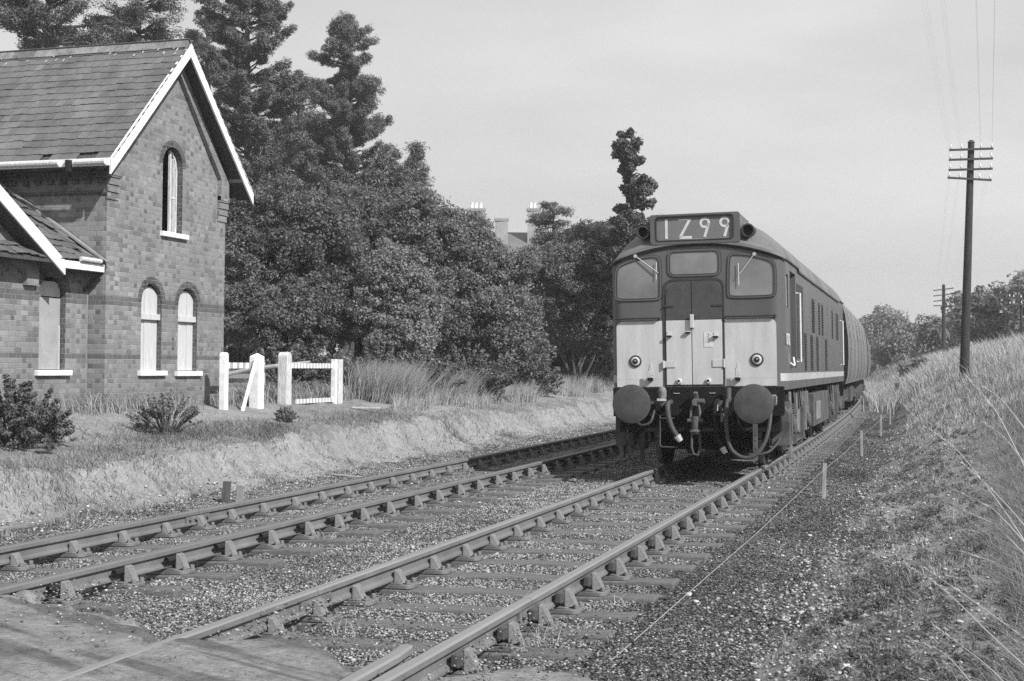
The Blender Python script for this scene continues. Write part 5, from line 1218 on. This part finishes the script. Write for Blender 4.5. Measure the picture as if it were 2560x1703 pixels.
broadleaf('broad_tree', 'pale rounded bush far along the line left of the far poles', 2215, 935, 140, [(2215, 905, 45, 32, 0), (2175, 905, 35, 30, 3)], 'leaf_far', leaf=.25, nper=60, cr=.8, group=FT, trunk_r=.2)
broadleaf('broad_tree', 'dark undergrowth low on the bank beside the second pole', 2330, 945, 80, [(2320, 925, 45, 22, 0), (2280, 935, 35, 20, 0)], 'leaf_far', leaf=.13, nper=70, cr=.45, group=FT, trunk_r=.1)
# distant woods closing the horizon
def wood(name, label, pts, hgt, dep, mat='leaf_far'):
    C_ = []; R_ = []
    for (a, b_) in zip(pts[:-1], pts[1:]):
        L = math.hypot(b_[0]-a[0], b_[1]-a[1]); n_ = int(L*hgt/9)
        for i in range(n_):
            t = random.random(); x = a[0]+(b_[0]-a[0])*t+random.uniform(-dep, dep); y = a[1]+(b_[1]-a[1])*t+random.uniform(-dep, dep)
            C_.append((x, y, gz(x, y)+hgt*random.random()**.8*(.75+.25*math.sin(x*.13)+.15*math.sin(x*.41)))); R_.append(random.uniform(1.6, 3.0))
    o = leaves_mesh(name, C_, R_, 36, .55, mat); return tag(o, label, kind='stuff')
wood('distant_wood', 'distant woodland closing off the view', [(-170, 190), (-90, 230), (-40, 270), (10, 280), (60, 250), (110, 190)], 9, 8)
wood('wood_behind', 'mass of trees further back behind the front row on the left', [(-48, 34), (-32, 52), (-20, 62), (-13, 78)], 5.0, 3.0, 'leaf_dark')

# ------------------------------------------------------------------ house with chimneys
hs = empty('country_house', P(1310, 900, 100), 'tall brick house behind the trees with chimney stacks and pots', 'house')
hinv = Matrix.Translation(-Vector(hs.location))
def hpart(mb, name, parent=None, **k):
    o = mb.build(name, **k); o.parent = parent or hs; o.matrix_parent_inverse = hinv if (parent is None) else Matrix.Identity(4)
    return o
def frame_at(u, v, d): return P(u, v, d)
def hbox(mb, u0, u1, v0, v1, d, depth):    # real box of true width/height with given depth
    a = P(u0, v1, d); b_ = P(u1, v0, d); mb.hexa([a, Vector((b_.x, b_.y, a.z)), Vector((b_.x-depth*.29, b_.y+depth*.95, a.z)), Vector((a.x-depth*.29, a.y+depth*.95, a.z)), Vector((a.x, a.y, b_.z)), b_, Vector((b_.x-depth*.29, b_.y+depth*.95, b_.z)), Vector((a.x-depth*.29, a.y+depth*.95, b_.z))])
def cpart(mb, name, **k):
    o = mb.build(name, **k); o.location = -Vector(hs.location); o.parent = hs; return o
mb = MB().mat('far_brick'); hbox(mb, 1180, 1420, 640, 940, 100, 8); cpart(mb, 'wall')
mb = MB().mat('far_roof'); a = P(1170, 650, 99.5); b_ = P(1430, 650, 99.5); rz_ = P(1300, 579, 103).z
mb.add([a, b_, Vector((b_.x-1.2, b_.y+4, rz_)), Vector((a.x-1.2, a.y+4, rz_)), Vector((a.x-2.6, a.y+9, a.z)), Vector((b_.x-2.6, b_.y+9, b_.z))], [(0, 1, 2, 3), (3, 2, 5, 4), (0, 3, 4), (1, 5, 2)]); cpart(mb, 'roof')
for (u0_, u1_, v0_, v1_, pots) in ((1318, 1351, 520, 640, (1327, 1337)), (1237, 1270, 545, 660, ()), (1168, 1212, 520, 640, (1180, 1190, 1202)), (1362, 1372, 563, 600, ())):
    mb = MB().mat('far_brick'); hbox(mb, u0_, u1_, v0_, v1_, 102, .7); hbox(mb, u0_-2, u1_+2, v0_, v0_+4, 101.95, .8); hbox(mb, u0_-1, u1_+1, v0_+4, v0_+7, 101.97, .76); ch = cpart(mb, 'chimney')
    for pu in pots:
        mb = MB().mat('porcelain'); c = P(pu, v0_-6, 102.3); mb.lathe([(.12, -.28), (.10, .1), (.13, .16), (.13, .2)], c, (0, 0, 1), 12); po = mb.build('chimney_pot'); po.parent = ch
mb = MB().mat('white_paint'); hbox(mb, 1357, 1361, 562, 596, 99, .1); cpart(mb, 'window_frame')

# ------------------------------------------------------------------ gate posts and broken gate beside the station
XG = -12.2
def post(label, y, w_, d_, h, top='pyr', mat='old_white_paint', lean=0, x=XG, name='gate_post', zb=None):
    z = gz(x, y)-.1 if zb is None else zb; mb = MB().mat(mat); hh = h+.1
    if top == 'pyr': mb.add([(-d_/2, -w_/2, 0), (d_/2, -w_/2, 0), (d_/2, w_/2, 0), (-d_/2, w_/2, 0), (-d_/2, -w_/2, hh-.07), (d_/2, -w_/2, hh-.07), (d_/2, w_/2, hh-.07), (-d_/2, w_/2, hh-.07), (0, 0, hh)],
                            [(0, 3, 2, 1), (0, 1, 5, 4), (1, 2, 6, 5), (2, 3, 7, 6), (3, 0, 4, 7), (4, 5, 8), (5, 6, 8), (6, 7, 8), (7, 4, 8)])
    elif top == 'round': mb.prism([(-w_/2, 0), (w_/2, 0)]+[(w_/2*math.cos(a), hh-w_/2+w_/2*math.sin(a)) for a in np.linspace(0, PI, 9)], 'x', -d_/2, d_/2)
    else: mb.box(-d_/2, d_/2, -w_/2, w_/2, 0, hh)
    o = mb.build(name, bevel=.008, loc=(x, y, z)); o.rotation_euler = (lean, 0, 0); return tag(o, label, 'gate post', 'white gate posts beside the station')
zg = lambda y: gz(XG, y)
post('slim round-topped white post touching the station corner', 21.93, .13, .12, 1.02, 'round', 'white_paint')
post('stout white post with a pointed cap and a board leaning on it', 23.17, .22, .2, 1.02, 'pyr', 'white_paint')
post('weathered round-topped white post left of the open gate frame', 24.32, .21, .2, 1.0, 'round')
post('weathered square white post at the right end of the gate frame', 26.76, .22, .18, .92, 'flat')
def striped(mb, ya, yb, z0, z1, x, n_):
    for i in range(n_):
        y = ya+(yb-ya)*i/n_; mb.mat('white_paint' if i % 2 == 0 else 'stripe_grey'); s_ = (yb-ya)/n_
        mb.box(x-.02-(.006 if i % 2 else 0), x+.02-(.006 if i % 2 else 0), y, y+s_*(1.0), z0, z1)
mb = MB(); striped(mb, 22.0, 23.05, zg(22.5)+.76, zg(22.5)+.865, XG, 9); tag(mb.build('fence_rail'), 'short white rail with picket marks between the first two posts', 'fence rail')
mb = MB().mat('white_paint'); mb.beam((XG+.12, 22.40, zg(23)-.06), (XG+.10, 22.99, zg(23)+.98), .085, .03, (1, 0, 0)); tag(mb.build('leaning_board', bevel=.003), 'white board leaning against the stout pointed post', 'board')
gt = empty('broken_gate', (0, 0, 0), 'white gate frame of two rails that has lost its pickets', 'gate')
mb = MB(); striped(mb, 24.44, 26.5, zg(25.5)+.73, zg(25.5)+.83, XG, 29); mb.build('top_rail', gt)
mb = MB(); striped(mb, 24.8, 26.5, zg(26)+.0, zg(26)+.09, XG+.02, 23); mb.build('bottom_rail', gt)
mb = MB().mat('white_paint'); mb.box(XG-.02, XG+.08, 26.5, 26.6, zg(26.5)-.12, zg(26.5)+.92); mb.build('stile', gt, bevel=.003)
fr = empty('post_and_rail_fence', (0, 0, 0), 'weathered grey rail fence behind the white gate posts', 'fence')
mb = MB().mat('grey_wood'); a = P(560, 938, 31); b_ = P(690, 915, 31); c_ = P(775, 905, 31.5); mb.tube([a, a.lerp(b_, .5)+Vector((0, 0, .03)), b_, c_], [.05, .045, .045, .03], 7); mb.build('rail', fr)
for pu in (657, 560): mb = MB().mat('grey_wood'); a = P(pu, 905, 31.1); mb.cyl((a.x, a.y, gz(a.x, a.y)-.1), a, .07, .06, 8); mb.build('post', fr)

# ------------------------------------------------------------------ telegraph poles and wires
def tpole(label, base, top, r, arms, aw, name='telegraph_pole'):
    base = Vector(base); top = Vector(top); root = empty(name, base, label, 'telegraph pole', 'telegraph poles along the line'); mb = MB().mat('pole_wood')
    T = top-base; mb.tube([T*t for t in np.linspace(0, 1, 8)], [r*(1-.35*t) for t in np.linspace(0, 1, 8)], 14); mb.build('pole', root, smooth=True)
    mb = MB().mat('dark_wood'); mb.lathe([(r*.8, 0), (r*.4, .08)], T, (0, 0, 1), 10); mb.build('pole_cap', root)
    for i, (dz_, tilt, off) in enumerate(arms):
        c = T*(1-dz_/T.length); mb = MB().mat('dark_wood'); A = c+Vector((-aw/2+off, -.12, math.sin(tilt)*aw/2)); B = c+Vector((aw/2+off, -.12, -math.sin(tilt)*aw/2)); mb.beam(A, B, .07, .06); ar = mb.build('crossarm', root)
        for f_ in (.04, .28, .72, .96):
            q = A.lerp(B, f_)+Vector((0, 0, .03)); mb = MB().mat('dark_wood'); mb.cyl(q, q+Vector((0, 0, .08)), .01, n=6); mb.mat('porcelain'); mb.lathe([(.024, 0), (.028, .04), (.019, .055), (.022, .08), (.01, .10)], q+Vector((0, 0, .05)), (0, 0, 1), 10); mb.build('insulator', ar)
    return root
pb = P(2410, 945, 42); pt = P(2428, 357, 42)
tpole('nearest and tallest telegraph pole, four crossarms, on the grassy bank', (pb.x, pb.y, gz(pb.x, pb.y)-.1), pt, .148, [(.22, 0, 0), (.52, 0, 0), (.83, 0, 0), (1.12, .09, -.02)], 1.28)
p2b = P(2360, 905, 88); p2t = P(2359, 714, 88); tpole('second telegraph pole, in front of the ragged far tree', (p2b.x, p2b.y, gz(p2b.x, p2b.y)-.2), p2t, .15, [(.25, -.12, 0), (.6, -.12, 0), (.95, -.1, 0), (1.3, 0, 0)], 1.25)
p3b = P(2189, 930, 134); p3t = P(2188, 812, 134); tpole('farthest telegraph pole, small, right at the end of the train', (p3b.x, p3b.y, gz(p3b.x, p3b.y)-.2), p3t, .14, [(.25, 0, 0), (.6, 0, 0), (.95, 0, 0)], 1.25)
p4b = P(2557, 860, 66); p4t = P(2551, 742, 66); tpole('thin pole cut by the right edge of the picture', (p4b.x, p4b.y, gz(p4b.x, p4b.y)-.2), p4t, .085, [(.1, .1, -.15), (.4, -.05, -.15)], .75)
k = 0
for i, dz_ in enumerate((.22, .52, .83)):
    for f_ in (.04, .28, .72, .96):
        x = pt.x-.64+1.28*f_; z = pt.z-dz_+.13; pts = []
        for t in np.linspace(0, 1, 9):
            a = Vector((x, pt.y-.1, z)); b_ = Vector((x-1.5, -4, z+1.2)); q = a.lerp(b_, t); q.z -= .5*4*t*(1-t); pts.append(q)
        mb = MB().mat('dark_wood'); mb.tube(pts, .0009, 3)
        x2 = p2t.x-.62+1.24*f_; pts = []
        for t in np.linspace(0, 1, 7):
            a = Vector((x, pt.y-.1, z)); b_ = Vector((x2, p2t.y, p2t.z-dz_*1.15+.1)); q = a.lerp(b_, t); q.z -= .6*4*t*(1-t); pts.append(q)
        mb.tube(pts, .0009, 3)
        tag(mb.build('telegraph_wire', recalc=False), 'thin telegraph wire strung from the nearest tall pole', 'wire', 'telegraph wires')

# ------------------------------------------------------------------ stakes with a string line, small posts, planks
stk = [(-1.44, 18.4, .46, 'nearest string-line stake beside the locomotive'), (-1.42, 27.2, .52, 'second string-line stake counted from the camera'), (-1.40, 35.6, .55, 'third string-line stake, where the locomotive ends'),
       (-1.42, 43, .5, 'fourth string-line stake counted from the camera'), (-1.6, 52, .6, 'farthest pale stake of the string line')]
prev = Vector((-1.72, 7.45, -.155))
strg = empty('string_line', (0, 0, 0), 'taut string running along the track from a sleeper end to the stakes', 'string')
for (x, y, h, lab) in stk:
    z = gz(x, y); mb = MB().mat('grey_wood'); mb.box(-.024, .024, -.014, .014, -.1, h); mb.v = [(a+(.03*b_*0), b_, c_) for a, b_, c_ in mb.v]
    o = mb.build('wooden_stake', bevel=.003, loc=(x, y, z)); o.rotation_euler = (0, random.uniform(-.02, .03), 0); tag(o, lab, 'stake', 'stakes of the string line')
    nxt = Vector((x, y, z+h*.82)); mb = MB().mat('string'); mb.tube([prev, prev.lerp(nxt, .5)-Vector((0, 0, .03)), nxt], .003, 5); mb.build('string', strg); prev = nxt
mb = MB().mat('dark_wood'); mb.box(-.045, .045, -.035, .035, -.05, .27); o = mb.build('marker_peg', bevel=.006, loc=(-8.55, 15.45, gz(-8.55, 15.45))); o.rotation_euler = (-.05, .06, .3); tag(o, 'short dark wooden peg beside the far rail, next to a pale leaning one', 'peg')
mb = MB().mat('concrete'); mb.box(-.05, .05, -.04, .04, -.03, .24); o = mb.build('marker_peg', bevel=.01, loc=(-8.45, 15.62, gz(-8.45, 15.62)-.0)); o.rotation_euler = (.22, .12, .4); tag(o, 'pale stubby peg leaning against the dark one by the far rail', 'peg')
mb = MB().mat('grey_wood'); mb.box(-.25, .25, -.03, .03, 0, .02); o = mb.build('loose_plank', bevel=.003, loc=(-8.75, 19.6, gz(-8.75, 19.6)+.02)); o.rotation_euler = (0, .06, .1); tag(o, 'narrow pale plank lying at the foot of the bank', 'plank')
mb = MB().mat('boarding'); mb.box(-.3, .3, -.04, .04, 0, .03); o = mb.build('loose_plank', bevel=.003, loc=(-11.2, 26.0, gz(-11.2, 26)+.05)); o.rotation_euler = (0, 0, .1); tag(o, 'white strip of wood lying in the grass right of the gate', 'plank')

# ------------------------------------------------------------------ grass
def blades(name, X, Y, h, wd, mat, lab, lean=.35, tone=None, head=0, wind=(-.3, .1), parent=None, seg=2):
    n_ = len(X); Z = gh(X, Y)-.01; az = rng.uniform(0, 2*PI, n_); ln = h*lean*rng.uniform(.2, 1.6, n_)
    dx = np.cos(az)*ln+wind[0]*h; dy = np.sin(az)*ln+wind[1]*h; sa = rng.uniform(0, PI, n_); sx_ = np.cos(sa)*wd; sy = np.sin(sa)*wd
    lv = []
    for t, wf in ((0, 1), (.55, .8), (1, .12 if not head else .9)):
        cx = X+dx*t*t; cy = Y+dy*t*t; cz = Z+h*t*(1-.18*t*lean); lv += [np.stack([cx-sx_*wf, cy-sy*wf, cz], -1), np.stack([cx+sx_*wf, cy+sy*wf, cz], -1)]
    V = np.stack(lv, 1); b_ = 6*np.arange(n_)[:, None]; Fq = np.concatenate([b_+np.array([[0, 1, 3, 2]]), b_+np.array([[2, 3, 5, 4]])], 1).reshape(-1, 4)
    tone = rng.beta(3, 3, n_) if tone is None else tone
    o = npmesh(name, V, Fq, mat, tone=np.repeat(tone, 2), parent=parent)
    return tag(o, lab, kind='stuff') if parent is None else o
def field(n_, x0, x1, y0, y1, pw=1.0, mask=None):
    X = rng.uniform(x0, x1, n_); Y = y0*(y1/y0)**(rng.random(n_)**pw)
    if mask is not None:
        k = mask(X, Y); X = X[k]; Y = Y[k]
    return X+bend(Y), Y
nz_ = lambda X, Y, s, th, o=0: (vnoise(X+o, Y+o, s, 3)+rng.normal(0, .06, len(X))) > th
X, Y = field(90000, -17, -9.6, 8.5, 42, .8, lambda X, Y: nz_(X, Y, 1.2, .02) & (Y < 60)); h = rng.uniform(.012, .05, len(X))*(1+1.2*sm(.0, .3, vnoise(X, Y, 1.5, 2)))
blades('turf', X, Y, h, .005, 'grass_green', 'short dry turf on the ground in front of the station', lean=.8)
X, Y = field(34000, -10.6, -8.9, 9, 42, .8, lambda X, Y: nz_(X, Y, .6, .06, 7)); blades('bank_grass', X, Y, rng.uniform(.03, .14, len(X)), .006, 'grass_green', 'tufts of grass on the worn bank edge', lean=.8)
# tall grass in front of the trees
X, Y = field(130000, -19, -10.2, 24, 60, .9, lambda X, Y: (X < -10.9-.02*(Y-30)+vnoise(X, Y, 1.8, 2)*1.2) & (X+Y*.42 > 0.4) & nz_(X, Y, 1.5, -.2, 3)); h = rng.uniform(.25, .75, len(X))*(.7+vnoise(X, Y, 2.0, 2)*.9)
blades('tall_grass', X, Y, h, .007, 'grass_dry', 'tall dry grass in front of the trees on the left', lean=.35, wind=(.15, .1))
X, Y = field(9000, -13.8, -12.3, 18, 31, .9, lambda X, Y: nz_(X, Y, .7, -.02, 11)); blades('wall_weeds', X, Y, rng.uniform(.1, .42, len(X)), .008, 'grass_green', 'weeds and long grass along the foot of the station wall and gate', lean=.5)
X, Y = field(14000, -12.7, -11.2, 28.3, 36, 1, lambda X, Y: nz_(X, Y, .9, -.1, 5)); blades('rank_grass', X, Y, rng.uniform(.4, 1.0, len(X)), .007, 'grass_dry', 'rank grass right of the weathered gate post', lean=.35, wind=(.25, .1), tone=rng.beta(2, 4, len(X)))
# right-hand bank
thr = lambda X, Y: np.where(Y < 26, .16-.30*sm(.5, 1.6, X)-.12*sm(16, 26, Y), -.12)
X, Y = field(150000, -.6, 10, 8, 85, .95, lambda X, Y: (X < 1.0+Y*.17) & ((vnoise(X+21, Y+21, .9, 3)+rng.normal(0, .04, len(X))) > thr(X, Y)))
h = rng.uniform(.10, .40, len(X))*(.25+1.1*sm(.2, 2.2, X)+.8*sm(20, 45, Y))*(.7+vnoise(X, Y, 1.2, 2)*1.1)
tn_ = np.clip(rng.beta(3, 3, len(X))*(.65+.5*sm(16, 40, Y))+vnoise(X, Y, .8, 2)*.8, 0, 1)
blades('bank_grass', X, Y, np.clip(h, .03, 1), .004+.00012*Y, 'grass_dry', 'tall dry grass covering the bank on the right', lean=.45, wind=(-.08, .02), tone=tn_)
X, Y = field(52000, -1.0, 2.2, 3.2, 24, 1.0, lambda X, Y: (X < .35+Y*.10) & (vnoise(X+33, Y+33, .55, 3)+rng.normal(0, .04, len(X)) > .04-.2*sm(.2, .8, X))); blades('near_grass', X, Y, rng.uniform(.02, .09, len(X))*(1+1.5*sm(.1, .8, X)), .0028, 'grass_green', 'short wiry grass on the near bank', lean=1.1, wind=(-.2, .1), tone=rng.beta(2.5, 3.5, len(X)))
X, Y = field(36000, .12, 2.4, 3.0, 20, 1.0, lambda X, Y: (X > .10+.035*Y+vnoise(X, Y, .8, 2)*.5) & (X < .4+Y*.10)); blades('near_tall_grass', X, Y, rng.uniform(.10, .42, len(X))*(.8+vnoise(X, Y, .5, 2)), .0026, 'grass_green', 'long tangled grass at the lower right', lean=.9, wind=(-.3, .1), tone=rng.beta(2, 4, len(X)))
# odd tufts among the ballast
X = []; Y = []
for (tx, ty, nn_) in ((-2.25, 7.95, 30), (-3.55, 7.9, 22), (-5.75, 13.6, 22), (-7.2, 20.5, 22), (-5.5, 11.9, 16), (-2.7, 8.9, 6), (-5.8, 17.0, 16), (-4.6, 10.6, 9), (-3.7, 12.4, 9), (-6.6, 12, 9), (-2.1, 9.4, 8)):
    X += list(tx+rng.normal(0, .045, nn_)); Y += list(ty+rng.normal(0, .05, nn_))
X = np.array(X); Y = np.array(Y); blades('grass_tufts', X, Y, rng.uniform(.07, .20, len(X)), .0025, 'grass_dry', 'odd tufts of grass growing among the ballast', lean=1.1, tone=np.full(len(X), .8), wind=(0, 0))
# long arching grass stems in the right foreground
def gstem(pts, d0, d1, label, hw=.0050):
    q = [P(u, v, d0+(d1-d0)*i/(len(pts)-1)) for i, (u, v) in enumerate(pts)]; P_ = []
    for i in range(len(q)-1):
        p0 = q[max(i-1, 0)]; p1 = q[i]; p2 = q[i+1]; p3 = q[min(i+2, len(q)-1)]
        for t in np.linspace(0, 1, 9)[:-1]: P_.append(.5*((2*p1)+(-p0+p2)*t+(2*p0-5*p1+4*p2-p3)*t*t+(-p0+3*p1-3*p2+p3)*t**3))
    P_.append(q[-1]); n_ = len(P_)
    b_ = P_[-1]; g_ = gz(b_.x, b_.y)
    P_.append(Vector((b_.x+.05, b_.y, (b_.z+g_)/2))); P_.append(Vector((b_.x+.06, b_.y, g_-.02)))
    mb = MB().mat('grass_dry'); mb.tone = .95; mb.tube(P_, [.0010+.0008*(i/n_) for i in range(len(P_))], 5)
    for i in range(1, int(n_*.42)):       # seed head: short spikelets
        for _ in range(9):
            c = P_[i-1].lerp(P_[i], random.random()); dr = (P_[0]-P_[4]).normalized()*.016+Vector((random.uniform(-1, 1), random.uniform(-1, 1), random.uniform(-1, 1)))*hw*1.2
            s_ = Vector((random.uniform(-1, 1), random.uniform(-1, 1), random.uniform(-1, 1)))*.0024; mb.tone = random.uniform(.8, 1); mb.add([c-s_, c+s_, c+dr+s_*.3], [(0, 1, 2)])
    return tag(mb.build('grass_stem', recalc=False), label, 'grass stem', 'long grass stems in the foreground')
for i, (pts, d0, d1, lab) in enumerate((
    ([(2416, 941), (2465, 997), (2498, 1043), (2560, 1165), (2600, 1260)], 4.2, 3.8, 'uppermost long grass stem, reaching highest against the bank'),
    ([(2460, 968), (2508, 1005), (2560, 1071), (2620, 1170)], 4.0, 3.7, 'upper grass stem just right of the highest one'),
    ([(2460, 1057), (2508, 1092), (2554, 1148), (2620, 1240)], 4.0, 3.6, 'grass stem crossing low under the two uppermost ones'),
    ([(2312, 1067), (2365, 1103), (2414, 1150), (2520, 1290), (2600, 1420)], 4.3, 3.6, 'grass stem whose tip reaches farthest left beside the cess'),
    ([(2406, 1159), (2480, 1225), (2560, 1314), (2640, 1440)], 3.8, 3.4, 'straight grass stem above the drooping pair'),
    ([(2374, 1220), (2464, 1262), (2510, 1300), (2600, 1400)], 3.8, 3.4, 'drooping grass stem with a dense head in the middle of the group'),
    ([(2410, 1278), (2480, 1310), (2560, 1385), (2640, 1480)], 3.7, 3.3, 'fine grass stem directly under the dense headed one'),
    ([(2253, 1406), (2320, 1445), (2388, 1500), (2480, 1590), (2600, 1700)], 3.6, 3.0, 'long lower grass stem arching left over the pale hump'),
    ([(2310, 1420), (2400, 1480), (2560, 1596), (2660, 1690)], 3.5, 3.0, 'lower grass stem running beside the arching one'),
    ([(2267, 1601), (2352, 1628), (2424, 1703), (2500, 1800)], 3.3, 2.9, 'grass stem near the bottom edge of the picture'),
    ([(2334, 1565), (2400, 1612), (2477, 1673), (2560, 1760)], 3.3, 2.9, 'lowest right grass stem ending at the bottom edge'),
    ([(2404, 1380), (2480, 1405), (2560, 1440), (2660, 1500)], 3.5, 3.1, 'flattest grass stem at the right edge'))): gstem(pts, d0, d1, lab)

# darker heathy patches on the station ground
X = []; Y = []
for (tx, ty, sx2, sy2, nn_) in ((-10.9, 18.6, .35, 1.2, 2600), (-10.4, 20.2, .2, .5, 900), (-11.6, 14.5, .3, .7, 900), (-10.2, 15.6, .2, .5, 500), (-9.9, 13.6, .25, .5, 500), (-10.6, 24.5, .3, 1.2, 1100), (-9.9, 27.5, .15, .3, 300), (-9.7, 31, .15, .4, 300)):
    X += list(tx+rng.normal(0, sx2, nn_)); Y += list(ty+rng.normal(0, sy2, nn_))
X = np.array(X); Y = np.array(Y); blades('heath', X, Y, rng.uniform(.05, .17, len(X)), .006, 'weed', 'dark low heathy growth in patches on the ground before the bank edge', lean=.9)
X, Y = field(7000, -14.2, -12.75, 17.6, 23, 1, lambda X, Y: ((X < -13.0) | (Y > 18.9)) & (X > -13.4) & nz_(X, Y, .5, -.1, 14)); blades('wall_foot_grass', X, Y, rng.uniform(.08, .5, len(X))*(.5+vnoise(X, Y, .6, 2)+.4), .006, 'grass_dry', 'straggly pale grass close under the station wall', lean=.7)

# scattered low weeds and clumps on the near bank
C_ = []; R_ = []
for _ in range(420):
    y = 5.5*(34/5.5)**random.random(); x = -.7+abs(random.gauss(0, .8)); 
    for k in range(random.randint(2, 5)):
        xx2 = x+random.gauss(0, .07); yy2 = y+random.gauss(0, .12); C_.append((xx2, yy2, gz(xx2, yy2)+random.uniform(.0, .05))); R_.append(random.uniform(.02, .06))
o = leaves_mesh('bank_weeds', C_, R_, 34, .016, 'weed', squash=.7, asp=.4); tag(o, 'small dark weeds scattered over the near bank and cess edge', kind='stuff')

X, Y = field(26000, -2.4, 2.5, 54, 135, .8, lambda X, Y: (X > -2.0+vnoise(X, Y, 3, 2)) & nz_(X, Y, 2.0, -.2, 60)); blades('far_grass', X, Y, rng.uniform(.3, .9, len(X)), .02, 'grass_dry', 'pale grass beside the line beyond the end of the train', lean=.4, wind=(0, 0), tone=rng.beta(5, 3, len(X)))
mb = MB().mat('dark_wood'); mb.box(-.09, .09, -.09, .09, -.2, 1.0); fp_ = P(2240, 965, 62); o = mb.build('short_post', bevel=.01, loc=(fp_.x, fp_.y, gz(fp_.x, fp_.y))); o.rotation_euler = (0, .04, 0); tag(o, 'short dark post standing in pale grass beyond the stakes', 'post')
# ------------------------------------------------------------------ haze
m = bpy.data.materials.new('haze'); m.use_nodes = True; nt = m.node_tree; nt.nodes.clear(); o_ = nt.nodes.new('ShaderNodeOutputMaterial'); pv_ = nt.nodes.new('ShaderNodeVolumePrincipled')
pv_.inputs['Color'].default_value = g3(.9); pv_.inputs['Density'].default_value = .0009; pv_.inputs['Anisotropy'].default_value = .2; nt.links.new(pv_.outputs[0], o_.inputs['Volume']); MATS['haze'] = m
mb = MB().mat('haze'); mb.box(-410, 410, -70, 910, -2.5, 24); tag(mb.build('haze'), 'thin summer haze over the line, paling the far trees', kind='stuff')
